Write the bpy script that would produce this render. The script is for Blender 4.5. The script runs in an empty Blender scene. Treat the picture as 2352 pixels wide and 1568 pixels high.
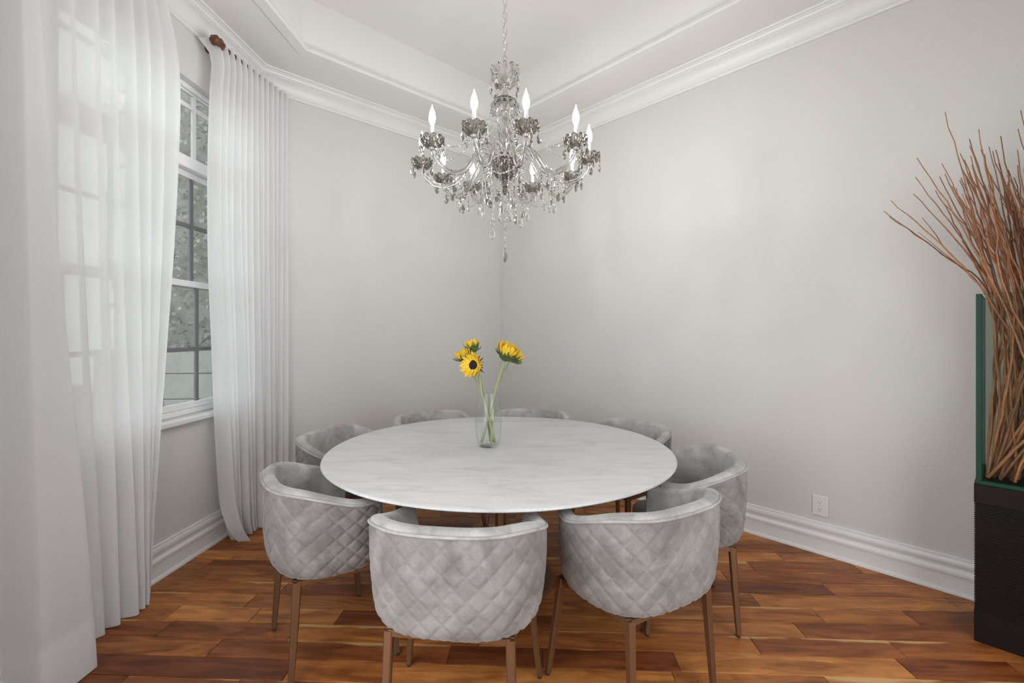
import bpy, math, random
from mathutils import Vector, Matrix

random.seed(7)
PI = math.pi
sc = bpy.context.scene
COL = sc.collection

# ------------------------------------------------------------------ camera
F_PX = 1062.0
HORIZON = 765.0
EYE = 1.40
cam_d = bpy.data.cameras.new('camera')
cam_d.sensor_width = 36.0
cam_d.lens = F_PX / 2352.0 * 36.0
cam_d.shift_y = (HORIZON - 784.0) / 2352.0
cam_d.clip_start = 0.02
cam = bpy.data.objects.new('camera', cam_d)
COL.objects.link(cam)
cam.location = (0, 0, EYE)
cam.rotation_euler = (PI / 2, 0, 0)
sc.camera = cam

# ------------------------------------------------------------------ world, light, exposure
WORLD_STRENGTH = 3.1
BULB_STRENGTH = 162.0
w = bpy.data.worlds.new('overcast_sky')
sc.world = w
w.use_nodes = True
bg = w.node_tree.nodes['Background']
bg.inputs[0].default_value = (0.945, 0.972, 1.0, 1)
bg.inputs[1].default_value = WORLD_STRENGTH
vs = sc.view_settings
vs.view_transform = 'Standard'
vs.look = 'None'
vs.exposure = 0.42
vs.gamma = 1.0
vs.use_curve_mapping = False
cy = sc.cycles
cy.use_denoising = True
cy.use_light_tree = False
cy.use_adaptive_sampling = True
cy.adaptive_threshold = 0.12
cy.max_bounces = 10
cy.diffuse_bounces = 4
cy.glossy_bounces = 4
cy.transmission_bounces = 8
cy.transparent_max_bounces = 16
cy.caustics_reflective = False
cy.caustics_refractive = True
cy.sample_clamp_indirect = 6.0
cy.blur_glossy = 0.5

# ------------------------------------------------------------------ room layout (metres, camera at the origin)
NB = Vector((0.736, 0.677))          # outward normal of wall B (right wall) and axis of depth
TA = Vector((0.677, -0.736))         # along wall B towards the open end
P_AB = Vector((-0.14, 5.25))
P_AC = Vector((-1.977, 3.56))
P_CD = Vector((-2.071, 1.885))
P_DE = P_CD + TA * 3.69
P_BE = P_AB + TA * 4.86
ROOM = [P_AB, P_AC, P_CD, P_DE, P_BE]     # counter-clockwise seen from above
SOFFIT = 3.44
TRAY_TOP = 3.84
TRAY_IN = 0.47
D_LEN = 1.15                          # solid part of the front wall; beyond it an unseen opening is added for daylight


def wall_c_x(y):
    return -2.02 + 0.0559 * (y - 2.8)


# ------------------------------------------------------------------ materials
MATS = {}


def mat(name, base=(0.8, 0.8, 0.8), rough=0.5, metal=0.0, **kw):
    m = bpy.data.materials.new(name)
    m.use_nodes = True
    b = m.node_tree.nodes['Principled BSDF']
    b.inputs['Base Color'].default_value = (*base, 1)
    b.inputs['Roughness'].default_value = rough
    b.inputs['Metallic'].default_value = metal
    for k, v in kw.items():
        b.inputs[k.replace('_', ' ')].default_value = v
    MATS[name] = m
    return m


def nodes(m):
    nt = m.node_tree
    return nt, nt.nodes, nt.links, nt.nodes.get('Principled BSDF')


def noise(nt, scale, detail=3, rough=0.5, vec=None, dist=0.0, dims='3D'):
    n = nt.nodes.new('ShaderNodeTexNoise')
    n.noise_dimensions = dims
    n.inputs['Scale'].default_value = scale
    n.inputs['Detail'].default_value = detail
    n.inputs['Roughness'].default_value = rough
    n.inputs['Distortion'].default_value = dist
    if vec is not None:
        nt.links.new(vec, n.inputs['Vector'])
    return n


def ramp(nt, fac, stops):
    r = nt.nodes.new('ShaderNodeValToRGB')
    el = r.color_ramp.elements
    while len(el) < len(stops):
        el.new(0.5)
    for e, (p, c) in zip(el, stops):
        e.position = p
        e.color = (*c, 1) if len(c) == 3 else c
    nt.links.new(fac, r.inputs[0])
    return r


def math_node(nt, op, a, b=None, clamp=False):
    n = nt.nodes.new('ShaderNodeMath')
    n.operation = op
    n.use_clamp = clamp
    for i, v in enumerate((a, b)):
        if v is None:
            continue
        if isinstance(v, (int, float)):
            n.inputs[i].default_value = v
        else:
            nt.links.new(v, n.inputs[i])
    return n.outputs[0]


def mix_rgb(nt, fac, a, b, blend='MIX'):
    n = nt.nodes.new('ShaderNodeMix')
    n.data_type = 'RGBA'
    n.blend_type = blend
    for sock, v in ((n.inputs[0], fac), (n.inputs[6], a), (n.inputs[7], b)):
        if isinstance(v, (int, float)):
            sock.default_value = v
        elif isinstance(v, tuple):
            sock.default_value = (*v, 1)
        else:
            nt.links.new(v, sock)
    return n.outputs[2]


def bump(nt, height, strength, dist=0.01):
    b = nt.nodes.new('ShaderNodeBump')
    b.inputs['Strength'].default_value = strength
    b.inputs['Distance'].default_value = dist
    nt.links.new(height, b.inputs['Height'])
    nt.links.new(b.outputs[0], nt.nodes['Principled BSDF'].inputs['Normal'])


def obj_coord(nt):
    return nt.nodes.new('ShaderNodeTexCoord').outputs['Object']


def make_materials():
    # painted, lightly trowelled wall
    m = mat('wall_paint', (0.635, 0.63, 0.61), 0.75)
    nt, N, L, b = nodes(m)
    c = obj_coord(nt)
    n1 = noise(nt, 42, 4, 0.6, c, 0.8)
    n2 = noise(nt, 140, 2, 0.5, c)
    h = math_node(nt, 'ADD', math_node(nt, 'MULTIPLY', n1.outputs[0], 1.0), math_node(nt, 'MULTIPLY', n2.outputs[0], 0.35))
    bump(nt, h, 0.30, 0.006)
    m = mat('ceiling_paint', (0.76, 0.755, 0.735), 0.8)
    nt, N, L, b = nodes(m)
    n1 = noise(nt, 160, 2, 0.5, obj_coord(nt))
    bump(nt, n1.outputs[0], 0.06, 0.003)
    mat('trim_white', (0.755, 0.755, 0.75), 0.38)
    mat('frame_white', (0.80, 0.80, 0.82), 0.4)
    mat('muntin_grey', (0.16, 0.16, 0.175), 0.45)

    # wood planks
    m = mat('acacia_plank', (0.3, 0.12, 0.04), 0.36, Specular_IOR_Level=0.32)
    nt, N, L, b = nodes(m)
    info = N.new('ShaderNodeObjectInfo')
    rnd = info.outputs['Random']
    c = obj_coord(nt)
    off = N.new('ShaderNodeCombineXYZ')
    L.new(math_node(nt, 'MULTIPLY', rnd, 37.0), off.inputs[0])
    L.new(math_node(nt, 'MULTIPLY', rnd, 91.0), off.inputs[1])
    add = N.new('ShaderNodeVectorMath')
    add.operation = 'ADD'
    L.new(c, add.inputs[0])
    L.new(off.outputs[0], add.inputs[1])

    def stretched(sx, sy):
        mp = N.new('ShaderNodeMapping')
        mp.inputs['Scale'].default_value = (sx, sy, 1)
        L.new(add.outputs[0], mp.inputs[0])
        return mp.outputs[0]
    g_big = noise(nt, 1.0, 4, 0.55, stretched(2.2, 13), 1.4)
    g_fine = noise(nt, 1.0, 5, 0.65, stretched(7, 95), 0.6)
    g_cloud = noise(nt, 1.0, 3, 0.5, stretched(5, 7), 1.0)
    tone = ramp(nt, rnd, [(0.0, (0.21, 0.060, 0.020)), (0.16, (0.34, 0.105, 0.029)), (0.42, (0.53, 0.195, 0.049)),
                          (0.72, (0.66, 0.275, 0.076)), (1.0, (0.41, 0.138, 0.036))])
    dark = mix_rgb(nt, 1.0, tone.outputs[0], (0.50, 0.42, 0.38), 'MULTIPLY')
    f1 = ramp(nt, g_big.outputs[0], [(0.36, (0, 0, 0)), (0.62, (1, 1, 1))])
    col = mix_rgb(nt, f1.outputs[0], dark, tone.outputs[0])
    f2 = ramp(nt, g_fine.outputs[0], [(0.25, (0.80, 0.78, 0.76)), (0.65, (1.05, 1.05, 1.05))])
    col = mix_rgb(nt, 1.0, col, f2.outputs[0], 'MULTIPLY')
    f3 = ramp(nt, g_cloud.outputs[0], [(0.3, (0.80, 0.75, 0.72)), (0.66, (1.08, 1.08, 1.08))])
    col = mix_rgb(nt, 0.8, col, f3.outputs[0], 'MULTIPLY')
    # pale sapwood streaks hugging one long edge of some planks
    sep = N.new('ShaderNodeSeparateXYZ')
    L.new(c, sep.inputs[0])
    wob = noise(nt, 1.0, 3, 0.55, stretched(1.6, 3), 0.3)
    edge = math_node(nt, 'ADD', math_node(nt, 'MULTIPLY', sep.outputs[1], 9.0), math_node(nt, 'MULTIPLY', wob.outputs[0], 1.6))
    edge = math_node(nt, 'ADD', edge, math_node(nt, 'MULTIPLY', math_node(nt, 'FRACT', math_node(nt, 'MULTIPLY', rnd, 13.7)), 0.30))
    sap = ramp(nt, math_node(nt, 'MULTIPLY', edge, 0.5), [(0.775, (0, 0, 0)), (0.825, (1, 1, 1))])
    col = mix_rgb(nt, math_node(nt, 'MULTIPLY', sap.outputs[0], 0.85), col, (0.66, 0.40, 0.16))
    # knots
    vor = N.new('ShaderNodeTexVoronoi')
    vor.inputs['Scale'].default_value = 1.0
    L.new(stretched(2.6, 9), vor.inputs['Vector'])
    kn = ramp(nt, vor.outputs['Distance'], [(0.05, (1, 1, 1)), (0.16, (0, 0, 0))])
    col = mix_rgb(nt, math_node(nt, 'MULTIPLY', kn.outputs[0], 0.55), col, (0.05, 0.017, 0.009))
    L.new(col, b.inputs['Base Color'])
    rr = ramp(nt, g_cloud.outputs[0], [(0.2, (0.34, 0.34, 0.34)), (0.8, (0.46, 0.46, 0.46))])
    L.new(rr.outputs[0], b.inputs['Roughness'])
    hh = math_node(nt, 'ADD', g_cloud.outputs[0], math_node(nt, 'MULTIPLY', g_fine.outputs[0], 0.25))
    bump(nt, hh, 0.25, 0.004)
    mat('hall_tile', (0.55, 0.53, 0.50), 0.5)
    mat('floor_joint', (0.035, 0.014, 0.008), 0.7)

    # velvet
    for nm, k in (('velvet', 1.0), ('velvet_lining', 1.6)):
        m = mat(nm, (0.42, 0.405, 0.395), 0.85)
        nt, N, L, b = nodes(m)
        b.inputs['Sheen Weight'].default_value = 0.35
        b.inputs['Sheen Roughness'].default_value = 0.35
        b.inputs['Specular IOR Level'].default_value = 0.15
        info = N.new('ShaderNodeObjectInfo')
        c = obj_coord(nt)
        add = N.new('ShaderNodeVectorMath')
        add.operation = 'ADD'
        L.new(c, add.inputs[0])
        L.new(info.outputs['Random'], add.inputs[1])
        a = noise(nt, 9, 4, 0.6, add.outputs[0], 0.6)
        f = noise(nt, 260, 2, 0.6, add.outputs[0])
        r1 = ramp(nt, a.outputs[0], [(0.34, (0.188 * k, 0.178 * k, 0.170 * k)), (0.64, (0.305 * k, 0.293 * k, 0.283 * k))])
        r2 = ramp(nt, f.outputs[0], [(0.3, (0.88, 0.88, 0.88)), (0.7, (1.08, 1.08, 1.08))])
        L.new(mix_rgb(nt, 1.0, r1.outputs[0], r2.outputs[0], 'MULTIPLY'), b.inputs['Base Color'])
        bump(nt, f.outputs[0], 0.12, 0.001)
    m = mat('bronze', (0.19, 0.10, 0.052), 0.42, 0.6)
    mat('glide_black', (0.02, 0.02, 0.02), 0.6)

    # marble top
    m = mat('marble', (0.70, 0.70, 0.705), 0.32)
    nt, N, L, b = nodes(m)
    c = obj_coord(nt)
    mp = N.new('ShaderNodeMapping')
    mp.inputs['Scale'].default_value = (2.2, 7.5, 1)
    mp.inputs['Rotation'].default_value = (0, 0, 0.22)
    L.new(c, mp.inputs[0])
    n1 = noise(nt, 1.3, 7, 0.62, mp.outputs[0], 1.2)
    n2 = noise(nt, 3.4, 6, 0.6, mp.outputs[0], 2.0)
    r1 = ramp(nt, n1.outputs[0], [(0.30, (0.60, 0.60, 0.605)), (0.50, (0.715, 0.715, 0.718)), (0.72, (0.77, 0.77, 0.77))])
    v = math_node(nt, 'ABSOLUTE', math_node(nt, 'SUBTRACT', n2.outputs[0], 0.5))
    r2 = ramp(nt, v, [(0.0, (0.80, 0.80, 0.80)), (0.022, (1, 1, 1))])
    n3 = noise(nt, 2.0, 2, 0.5, c)
    veins = mix_rgb(nt, ramp(nt, n3.outputs[0], [(0.46, (0, 0, 0)), (0.62, (1, 1, 1))]).outputs[0], (1.0, 1.0, 1.0), r2.outputs[0])
    L.new(mix_rgb(nt, 1.0, r1.outputs[0], veins, 'MULTIPLY'), b.inputs['Base Color'])

    # sheer curtain
    m = bpy.data.materials.new('sheer_curtain')
    MATS['sheer_curtain'] = m
    m.use_nodes = True
    nt, N, L, b = nodes(m)
    N.remove(b)
    out = N['Material Output']
    dif = N.new('ShaderNodeBsdfDiffuse')
    dif.inputs[0].default_value = (0.92, 0.92, 0.925, 1)
    tra = N.new('ShaderNodeBsdfTranslucent')
    tra.inputs[0].default_value = (0.92, 0.925, 0.945, 1)
    tp = N.new('ShaderNodeBsdfTransparent')
    m1 = N.new('ShaderNodeMixShader')
    m1.inputs[0].default_value = 0.54
    L.new(dif.outputs[0], m1.inputs[1])
    L.new(tra.outputs[0], m1.inputs[2])
    m2 = N.new('ShaderNodeMixShader')
    c = obj_coord(nt)
    mp = N.new('ShaderNodeMapping')
    mp.inputs['Scale'].default_value = (300, 300, 14)
    L.new(c, mp.inputs[0])
    wv = noise(nt, 1.0, 2, 0.5, mp.outputs[0])
    L.new(math_node(nt, 'ADD', math_node(nt, 'MULTIPLY', wv.outputs[0], 0.05), 0.045), m2.inputs[0])
    L.new(m1.outputs[0], m2.inputs[1])
    L.new(tp.outputs[0], m2.inputs[2])
    L.new(m2.outputs[0], out.inputs[0])

    # thin clear panes: reflection over see-through
    def thin(nm, tint, refl=1.0, rough=0.0, dirt=None):
        m = bpy.data.materials.new(nm)
        MATS[nm] = m
        m.use_nodes = True
        nt, N, L, b = nodes(m)
        N.remove(b)
        tr = N.new('ShaderNodeBsdfTransparent')
        tr.inputs[0].default_value = (*tint, 1)
        gl = N.new('ShaderNodeBsdfGlossy')
        gl.inputs['Roughness'].default_value = rough
        lw = N.new('ShaderNodeLayerWeight')
        lw.inputs[0].default_value = 0.5
        fr = math_node(nt, 'ADD', math_node(nt, 'MULTIPLY', math_node(nt, 'POWER', lw.outputs['Facing'], 5.0), 0.95), 0.04)
        mx = N.new('ShaderNodeMixShader')
        L.new(math_node(nt, 'MULTIPLY', fr, refl), mx.inputs[0])
        L.new(tr.outputs[0], mx.inputs[1])
        L.new(gl.outputs[0], mx.inputs[2])
        last = mx.outputs[0]
        if dirt:
            df = N.new('ShaderNodeBsdfDiffuse')
            df.inputs[0].default_value = (*dirt, 1)
            c = obj_coord(nt)
            n1 = noise(nt, 70, 4, 0.7, c, 0.5)
            n2 = noise(nt, 7, 4, 0.6, c, 1.0)
            r = ramp(nt, n1.outputs[0], [(0.52, (0, 0, 0)), (0.74, (0.55, 0.55, 0.55))])
            f = math_node(nt, 'MULTIPLY', r.outputs[0], n2.outputs[0])
            f = math_node(nt, 'ADD', f, math_node(nt, 'MULTIPLY', n2.outputs[0], 0.34))
            m3 = N.new('ShaderNodeMixShader')
            L.new(f, m3.inputs[0])
            L.new(last, m3.inputs[1])
            L.new(df.outputs[0], m3.inputs[2])
            last = m3.outputs[0]
        L.new(last, N['Material Output'].inputs[0])
        return m
    thin('window_glass', (0.80, 0.82, 0.80), 1.0, 0.0, (0.5, 0.5, 0.5))
    thin('vase_glass', (0.99, 0.993, 0.991), 0.6)
    thin('tank_glass', (0.93, 0.955, 0.925), 0.32)
    thin('vase_water', (0.975, 0.985, 0.972), 0.3)
    mat('tank_edge', (0.008, 0.050, 0.032), 0.3, Specular_IOR_Level=0.2)
    mat('pedestal_black', (0.009, 0.0065, 0.006), 0.45, Specular_IOR_Level=0.18)
    m = mat('twig_bark', (0.26, 0.10, 0.04), 0.5)
    nt, N, L, b = nodes(m)
    info = N.new('ShaderNodeObjectInfo')
    c = obj_coord(nt)
    n1 = noise(nt, 30, 3, 0.6, c)
    r1 = ramp(nt, info.outputs['Random'], [(0, (0.19, 0.070, 0.03)), (0.45, (0.36, 0.135, 0.05)), (0.85, (0.46, 0.20, 0.08)), (1, (0.26, 0.15, 0.09))])
    r2 = ramp(nt, n1.outputs[0], [(0.3, (0.6, 0.6, 0.6)), (0.7, (1.15, 1.15, 1.15))])
    L.new(mix_rgb(nt, 1.0, r1.outputs[0], r2.outputs[0], 'MULTIPLY'), b.inputs['Base Color'])

    # chandelier
    mat('crystal', (0.80, 0.79, 0.77), 0.015, 0.0, Transmission_Weight=1.0, IOR=1.52)
    mat('crystal_smoke', (0.42, 0.39, 0.355), 0.01, 0.0, Transmission_Weight=1.0, IOR=1.54)
    mat('chrome', (0.82, 0.81, 0.79), 0.12, 1.0)
    mat('candle_sleeve', (0.74, 0.73, 0.71), 0.18, 0.6)
    m = mat('bulb_glow', (1, 1, 1), 0.3)
    b = m.node_tree.nodes['Principled BSDF']
    b.inputs['Emission Color'].default_value = (1.0, 0.985, 0.955, 1)
    b.inputs['Emission Strength'].default_value = BULB_STRENGTH

    # flowers
    m = mat('petal_yellow', (0.86, 0.55, 0.025), 0.55)
    nt, N, L, b = nodes(m)
    b.inputs['Subsurface Weight'].default_value = 0.0
    n1 = noise(nt, 60, 2, 0.5, obj_coord(nt))
    r1 = ramp(nt, n1.outputs[0], [(0.3, (0.80, 0.46, 0.012)), (0.7, (0.93, 0.66, 0.05))])
    L.new(r1.outputs[0], b.inputs['Base Color'])
    mat('disc_dark', (0.018, 0.008, 0.006), 0.9)
    mat('sepal_green', (0.075, 0.115, 0.03), 0.65)
    mat('stem_green', (0.33, 0.37, 0.20), 0.6)
    mat('plate_white', (0.74, 0.74, 0.72), 0.4)
    mat('slot_dark', (0.06, 0.055, 0.05), 0.6)
    mat('rod_wood', (0.12, 0.035, 0.015), 0.4)
    # outdoors
    m = mat('fence_grey', (0.30, 0.32, 0.30), 0.8)
    m = mat('hedge_leaf', (0.060, 0.075, 0.045), 0.6)
    nt, N, L, b = nodes(m)
    n1 = noise(nt, 3, 3, 0.6, obj_coord(nt))
    r1 = ramp(nt, n1.outputs[0], [(0.3, (0.19, 0.195, 0.17)), (0.7, (0.30, 0.30, 0.27))])
    L.new(r1.outputs[0], b.inputs['Base Color'])
    m = mat('lawn', (0.10, 0.13, 0.06), 0.9)
    nt, N, L, b = nodes(m)
    n1 = noise(nt, 12, 4, 0.6, obj_coord(nt))
    r1 = ramp(nt, n1.outputs[0], [(0.3, (0.07, 0.09, 0.045)), (0.7, (0.15, 0.16, 0.08))])
    L.new(r1.outputs[0], b.inputs['Base Color'])


make_materials()


# ------------------------------------------------------------------ mesh helpers
class MB:
    def __init__(self):
        self.v, self.f, self.mi = [], [], []

    def add(self, verts, faces, mi=0):
        o = len(self.v)
        self.v.extend([tuple(p) for p in verts])
        self.f.extend([tuple(i + o for i in f) for f in faces])
        self.mi.extend([mi] * len(faces))

    def box(self, x0, x1, y0, y1, z0, z1, mi=0):
        v = [(x, y, z) for z in (z0, z1) for y in (y0, y1) for x in (x0, x1)]
        f = [(0, 2, 3, 1), (4, 5, 7, 6), (0, 1, 5, 4), (2, 6, 7, 3), (0, 4, 6, 2), (1, 3, 7, 5)]
        self.add(v, f, mi)

    def bbox(self, x0, x1, y0, y1, z0, z1, b=0.003, mi=0):
        """box with chamfered edges"""
        xs, ys, zs = (x0, x1), (y0, y1), (z0, z1)
        sg = (-1, 1)
        v, idx = [], {}
        for i in (0, 1):
            for j in (0, 1):
                for k in (0, 1):
                    for ax in range(3):
                        p = [xs[i], ys[j], zs[k]]
                        for a2, s in enumerate((i, j, k)):
                            if a2 != ax:
                                p[a2] -= sg[s] * b
                        idx[(i, j, k, ax)] = len(v)
                        v.append(tuple(p))
        f = []
        for ax in range(3):
            o1, o2 = (ax + 1) % 3, (ax + 2) % 3
            for s in (0, 1):
                q = []
                for a, bb in ((0, 0), (1, 0), (1, 1), (0, 1)):
                    c = [0, 0, 0]
                    c[ax], c[o1], c[o2] = s, a, bb
                    q.append(idx[(*c, ax)])
                f.append(tuple(q if s else reversed(q)))
        for ax in range(3):
            o1, o2 = (ax + 1) % 3, (ax + 2) % 3
            for a in (0, 1):
                for bb in (0, 1):
                    q = []
                    for s, face in ((0, o1), (1, o1), (1, o2), (0, o2)):
                        c = [0, 0, 0]
                        c[ax], c[o1], c[o2] = s, a, bb
                        q.append(idx[(*c, face)])
                    f.append(tuple(q))
        for i in (0, 1):
            for j in (0, 1):
                for k in (0, 1):
                    f.append((idx[(i, j, k, 0)], idx[(i, j, k, 1)], idx[(i, j, k, 2)]))
        self.add(v, f, mi)

    def lathe(self, prof, n=24, center=(0, 0, 0), rmod=None, mi=0, M=None):
        v, f = [], []
        m = len(prof)
        for k in range(n):
            a = 2 * PI * k / n
            for j, (r, z) in enumerate(prof):
                rr, zz = (r, z) if rmod is None else rmod(a, j, r, z)
                p = Vector((rr * math.cos(a), rr * math.sin(a), zz))
                if M is not None:
                    p = M @ p
                v.append((p[0] + center[0], p[1] + center[1], p[2] + center[2]))
        for k in range(n):
            k2 = (k + 1) % n
            for j in range(m - 1):
                r0, r1 = prof[j][0], prof[j + 1][0]
                a, b, c, d = k * m + j, k2 * m + j, k2 * m + j + 1, k * m + j + 1
                if r0 < 1e-6 and r1 < 1e-6:
                    continue
                if r0 < 1e-6:
                    f.append((a, c, d))
                elif r1 < 1e-6:
                    f.append((a, b, c))
                else:
                    f.append((a, b, c, d))
        self.add(v, f, mi)

    def tube(self, pts, rad, n=8, caps=True, mi=0, rmod=None):
        pts = [Vector(p) for p in pts]
        m = len(pts)
        if not callable(rad):
            r0 = rad
            rad = lambda t: r0
        T = []
        for i in range(m):
            d = pts[min(i + 1, m - 1)] - pts[max(i - 1, 0)]
            T.append(d.normalized() if d.length > 1e-9 else Vector((0, 0, 1)))
        up = Vector((0, 0, 1)) if abs(T[0].z) < 0.9 else Vector((1, 0, 0))
        u = (up - T[0] * up.dot(T[0])).normalized()
        v, f = [], []
        for i in range(m):
            u = (u - T[i] * u.dot(T[i]))
            u = u.normalized() if u.length > 1e-9 else Vector((1, 0, 0))
            w = T[i].cross(u)
            t = i / max(1, m - 1)
            for k in range(n):
                a = 2 * PI * k / n
                r = rad(t)
                if rmod:
                    r *= rmod(a, t)
                v.append(pts[i] + u * (r * math.cos(a)) + w * (r * math.sin(a)))
        for i in range(m - 1):
            for k in range(n):
                k2 = (k + 1) % n
                f.append((i * n + k, i * n + k2, (i + 1) * n + k2, (i + 1) * n + k))
        if caps:
            f.append(tuple(reversed(range(n))))
            f.append(tuple((m - 1) * n + k for k in range(n)))
        self.add(v, f, mi)

    def prism(self, poly, z0, z1, mi=0):
        n = len(poly)
        v = [(p[0], p[1], z0) for p in poly] + [(p[0], p[1], z1) for p in poly]
        f = [tuple(reversed(range(n))), tuple(range(n, 2 * n))]
        for i in range(n):
            j = (i + 1) % n
            f.append((i, j, n + j, n + i))
        self.add(v, f, mi)

    def mesh(self, name, mats, smooth=False, angle=None):
        me = bpy.data.meshes.new(name)
        me.from_pydata(self.v, [], self.f)
        for m in (mats if isinstance(mats, (list, tuple)) else [mats]):
            me.materials.append(MATS[m])
        if any(self.mi):
            me.polygons.foreach_set('material_index', self.mi)
        if smooth:
            if angle:
                me.shade_smooth() if hasattr(me, 'shade_smooth') else None
                me.set_sharp_from_angle(angle=math.radians(angle))
            else:
                me.shade_smooth()
        me.update()
        return me

    def build(self, name, mats, parent=None, smooth=False, angle=None, loc=None, rotz=0.0):
        return link(name, self.mesh(name, mats, smooth, angle), parent, loc, rotz)


def link(name, me, parent=None, loc=None, rotz=0.0):
    o = bpy.data.objects.new(name, me)
    COL.objects.link(o)
    if parent is not None:
        o.parent = parent
    if loc is not None:
        o.location = loc
    o.rotation_euler[2] = rotz
    return o


def thing(name, label, cat, loc=(0, 0, 0), rotz=0.0, group=None):
    o = link(name, None, None, loc, rotz)
    o.empty_display_size = 0.1
    return tag(o, label, cat, group)


def tag(o, label, cat, group=None):
    o['label'] = label
    o['category'] = cat
    if group:
        o['group'] = group
    return o


def struct(o, label=None):
    o['kind'] = 'structure'
    if label:
        o['label'] = label
    return o


def fix_normals(o):
    import bmesh
    bm = bmesh.new()
    bm.from_mesh(o.data)
    bmesh.ops.recalc_face_normals(bm, faces=bm.faces)
    bm.to_mesh(o.data)
    bm.free()
    return o


def lerp(a, b, t):
    return a + (b - a) * t


def interp(tab, x):
    """piecewise linear table of (x, y) with ascending x"""
    if x <= tab[0][0]:
        return tab[0][1]
    for (x0, y0), (x1, y1) in zip(tab, tab[1:]):
        if x <= x1:
            t = (x - x0) / (x1 - x0)
            return y0 + (y1 - y0) * t
    return tab[-1][1]


def smooth_interp(tab, x):
    if x <= tab[0][0]:
        return tab[0][1]
    n = len(tab)
    for i in range(n - 1):
        x0, y0 = tab[i]
        x1, y1 = tab[i + 1]
        if x <= x1:
            t = (x - x0) / (x1 - x0)
            m0 = (y1 - tab[i - 1][1]) / (x1 - tab[i - 1][0]) if i > 0 else (y1 - y0) / (x1 - x0)
            m1 = (tab[i + 2][1] - y0) / (tab[i + 2][0] - x0) if i < n - 2 else (y1 - y0) / (x1 - x0)
            h = x1 - x0
            return ((2 * t ** 3 - 3 * t ** 2 + 1) * y0 + (t ** 3 - 2 * t ** 2 + t) * h * m0
                    + (-2 * t ** 3 + 3 * t ** 2) * y1 + (t ** 3 - t ** 2) * h * m1)
    return tab[-1][1]


def spline(pts, n):
    """Catmull-Rom through points, n samples per span"""
    P = [Vector(p) for p in pts]
    out = []
    for i in range(len(P) - 1):
        p0 = P[i - 1] if i else P[0] * 2 - P[1]
        p1, p2 = P[i], P[i + 1]
        p3 = P[i + 2] if i + 2 < len(P) else P[-1] * 2 - P[-2]
        for k in range(n):
            t = k / n
            out.append(0.5 * ((2 * p1) + (p2 - p0) * t + (2 * p0 - 5 * p1 + 4 * p2 - p3) * t * t + (3 * p1 - p0 - 3 * p2 + p3) * t ** 3))
    out.append(P[-1])
    return out


# ------------------------------------------------------------------ room shell
def offset_poly(pts, d):
    """inward offset of a counter-clockwise polygon"""
    n = len(pts)
    out = []
    for i in range(n):
        p0, p1, p2 = pts[i - 1], pts[i], pts[(i + 1) % n]
        e1, e2 = (p1 - p0).normalized(), (p2 - p1).normalized()
        n1, n2 = Vector((-e1.y, e1.x)), Vector((-e2.y, e2.x))
        b = (n1 + n2)
        b = b / b.length
        out.append(p1 + b * (d / max(0.2, b.dot(n1))))
    return out


def clip_poly(poly, room):
    """clip polygon by a convex counter-clockwise polygon"""
    out = [Vector(p) for p in poly]
    n = len(room)
    for i in range(n):
        a, b = room[i], room[(i + 1) % n]
        e = b - a
        nrm = Vector((-e.y, e.x))
        src, out = out, []
        for j in range(len(src)):
            p, q = src[j], src[(j + 1) % len(src)]
            dp, dq = (p - a).dot(nrm), (q - a).dot(nrm)
            if dp >= 0:
                out.append(p)
            if (dp >= 0) != (dq >= 0):
                out.append(p + (q - p) * (dp / (dp - dq)))
        if len(out) < 3:
            return []
    return out


WALL_TOP = TRAY_TOP + 0.2
WALL_T = 0.16


def wall_prism(p, q, z0, z1, mb, t=WALL_T):
    e = (q - p).normalized()
    nout = Vector((e.y, -e.x))
    mb.prism([p, p + nout * t, q + nout * t, q], z0, z1)


def ext(p, q, a, b):
    e = (q - p).normalized()
    return p - e * a, q + e * b


WIN_Y0, WIN_Y1, WIN_Z0, WIN_Z1 = 2.10, 3.37, 0.885, 2.985


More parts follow.
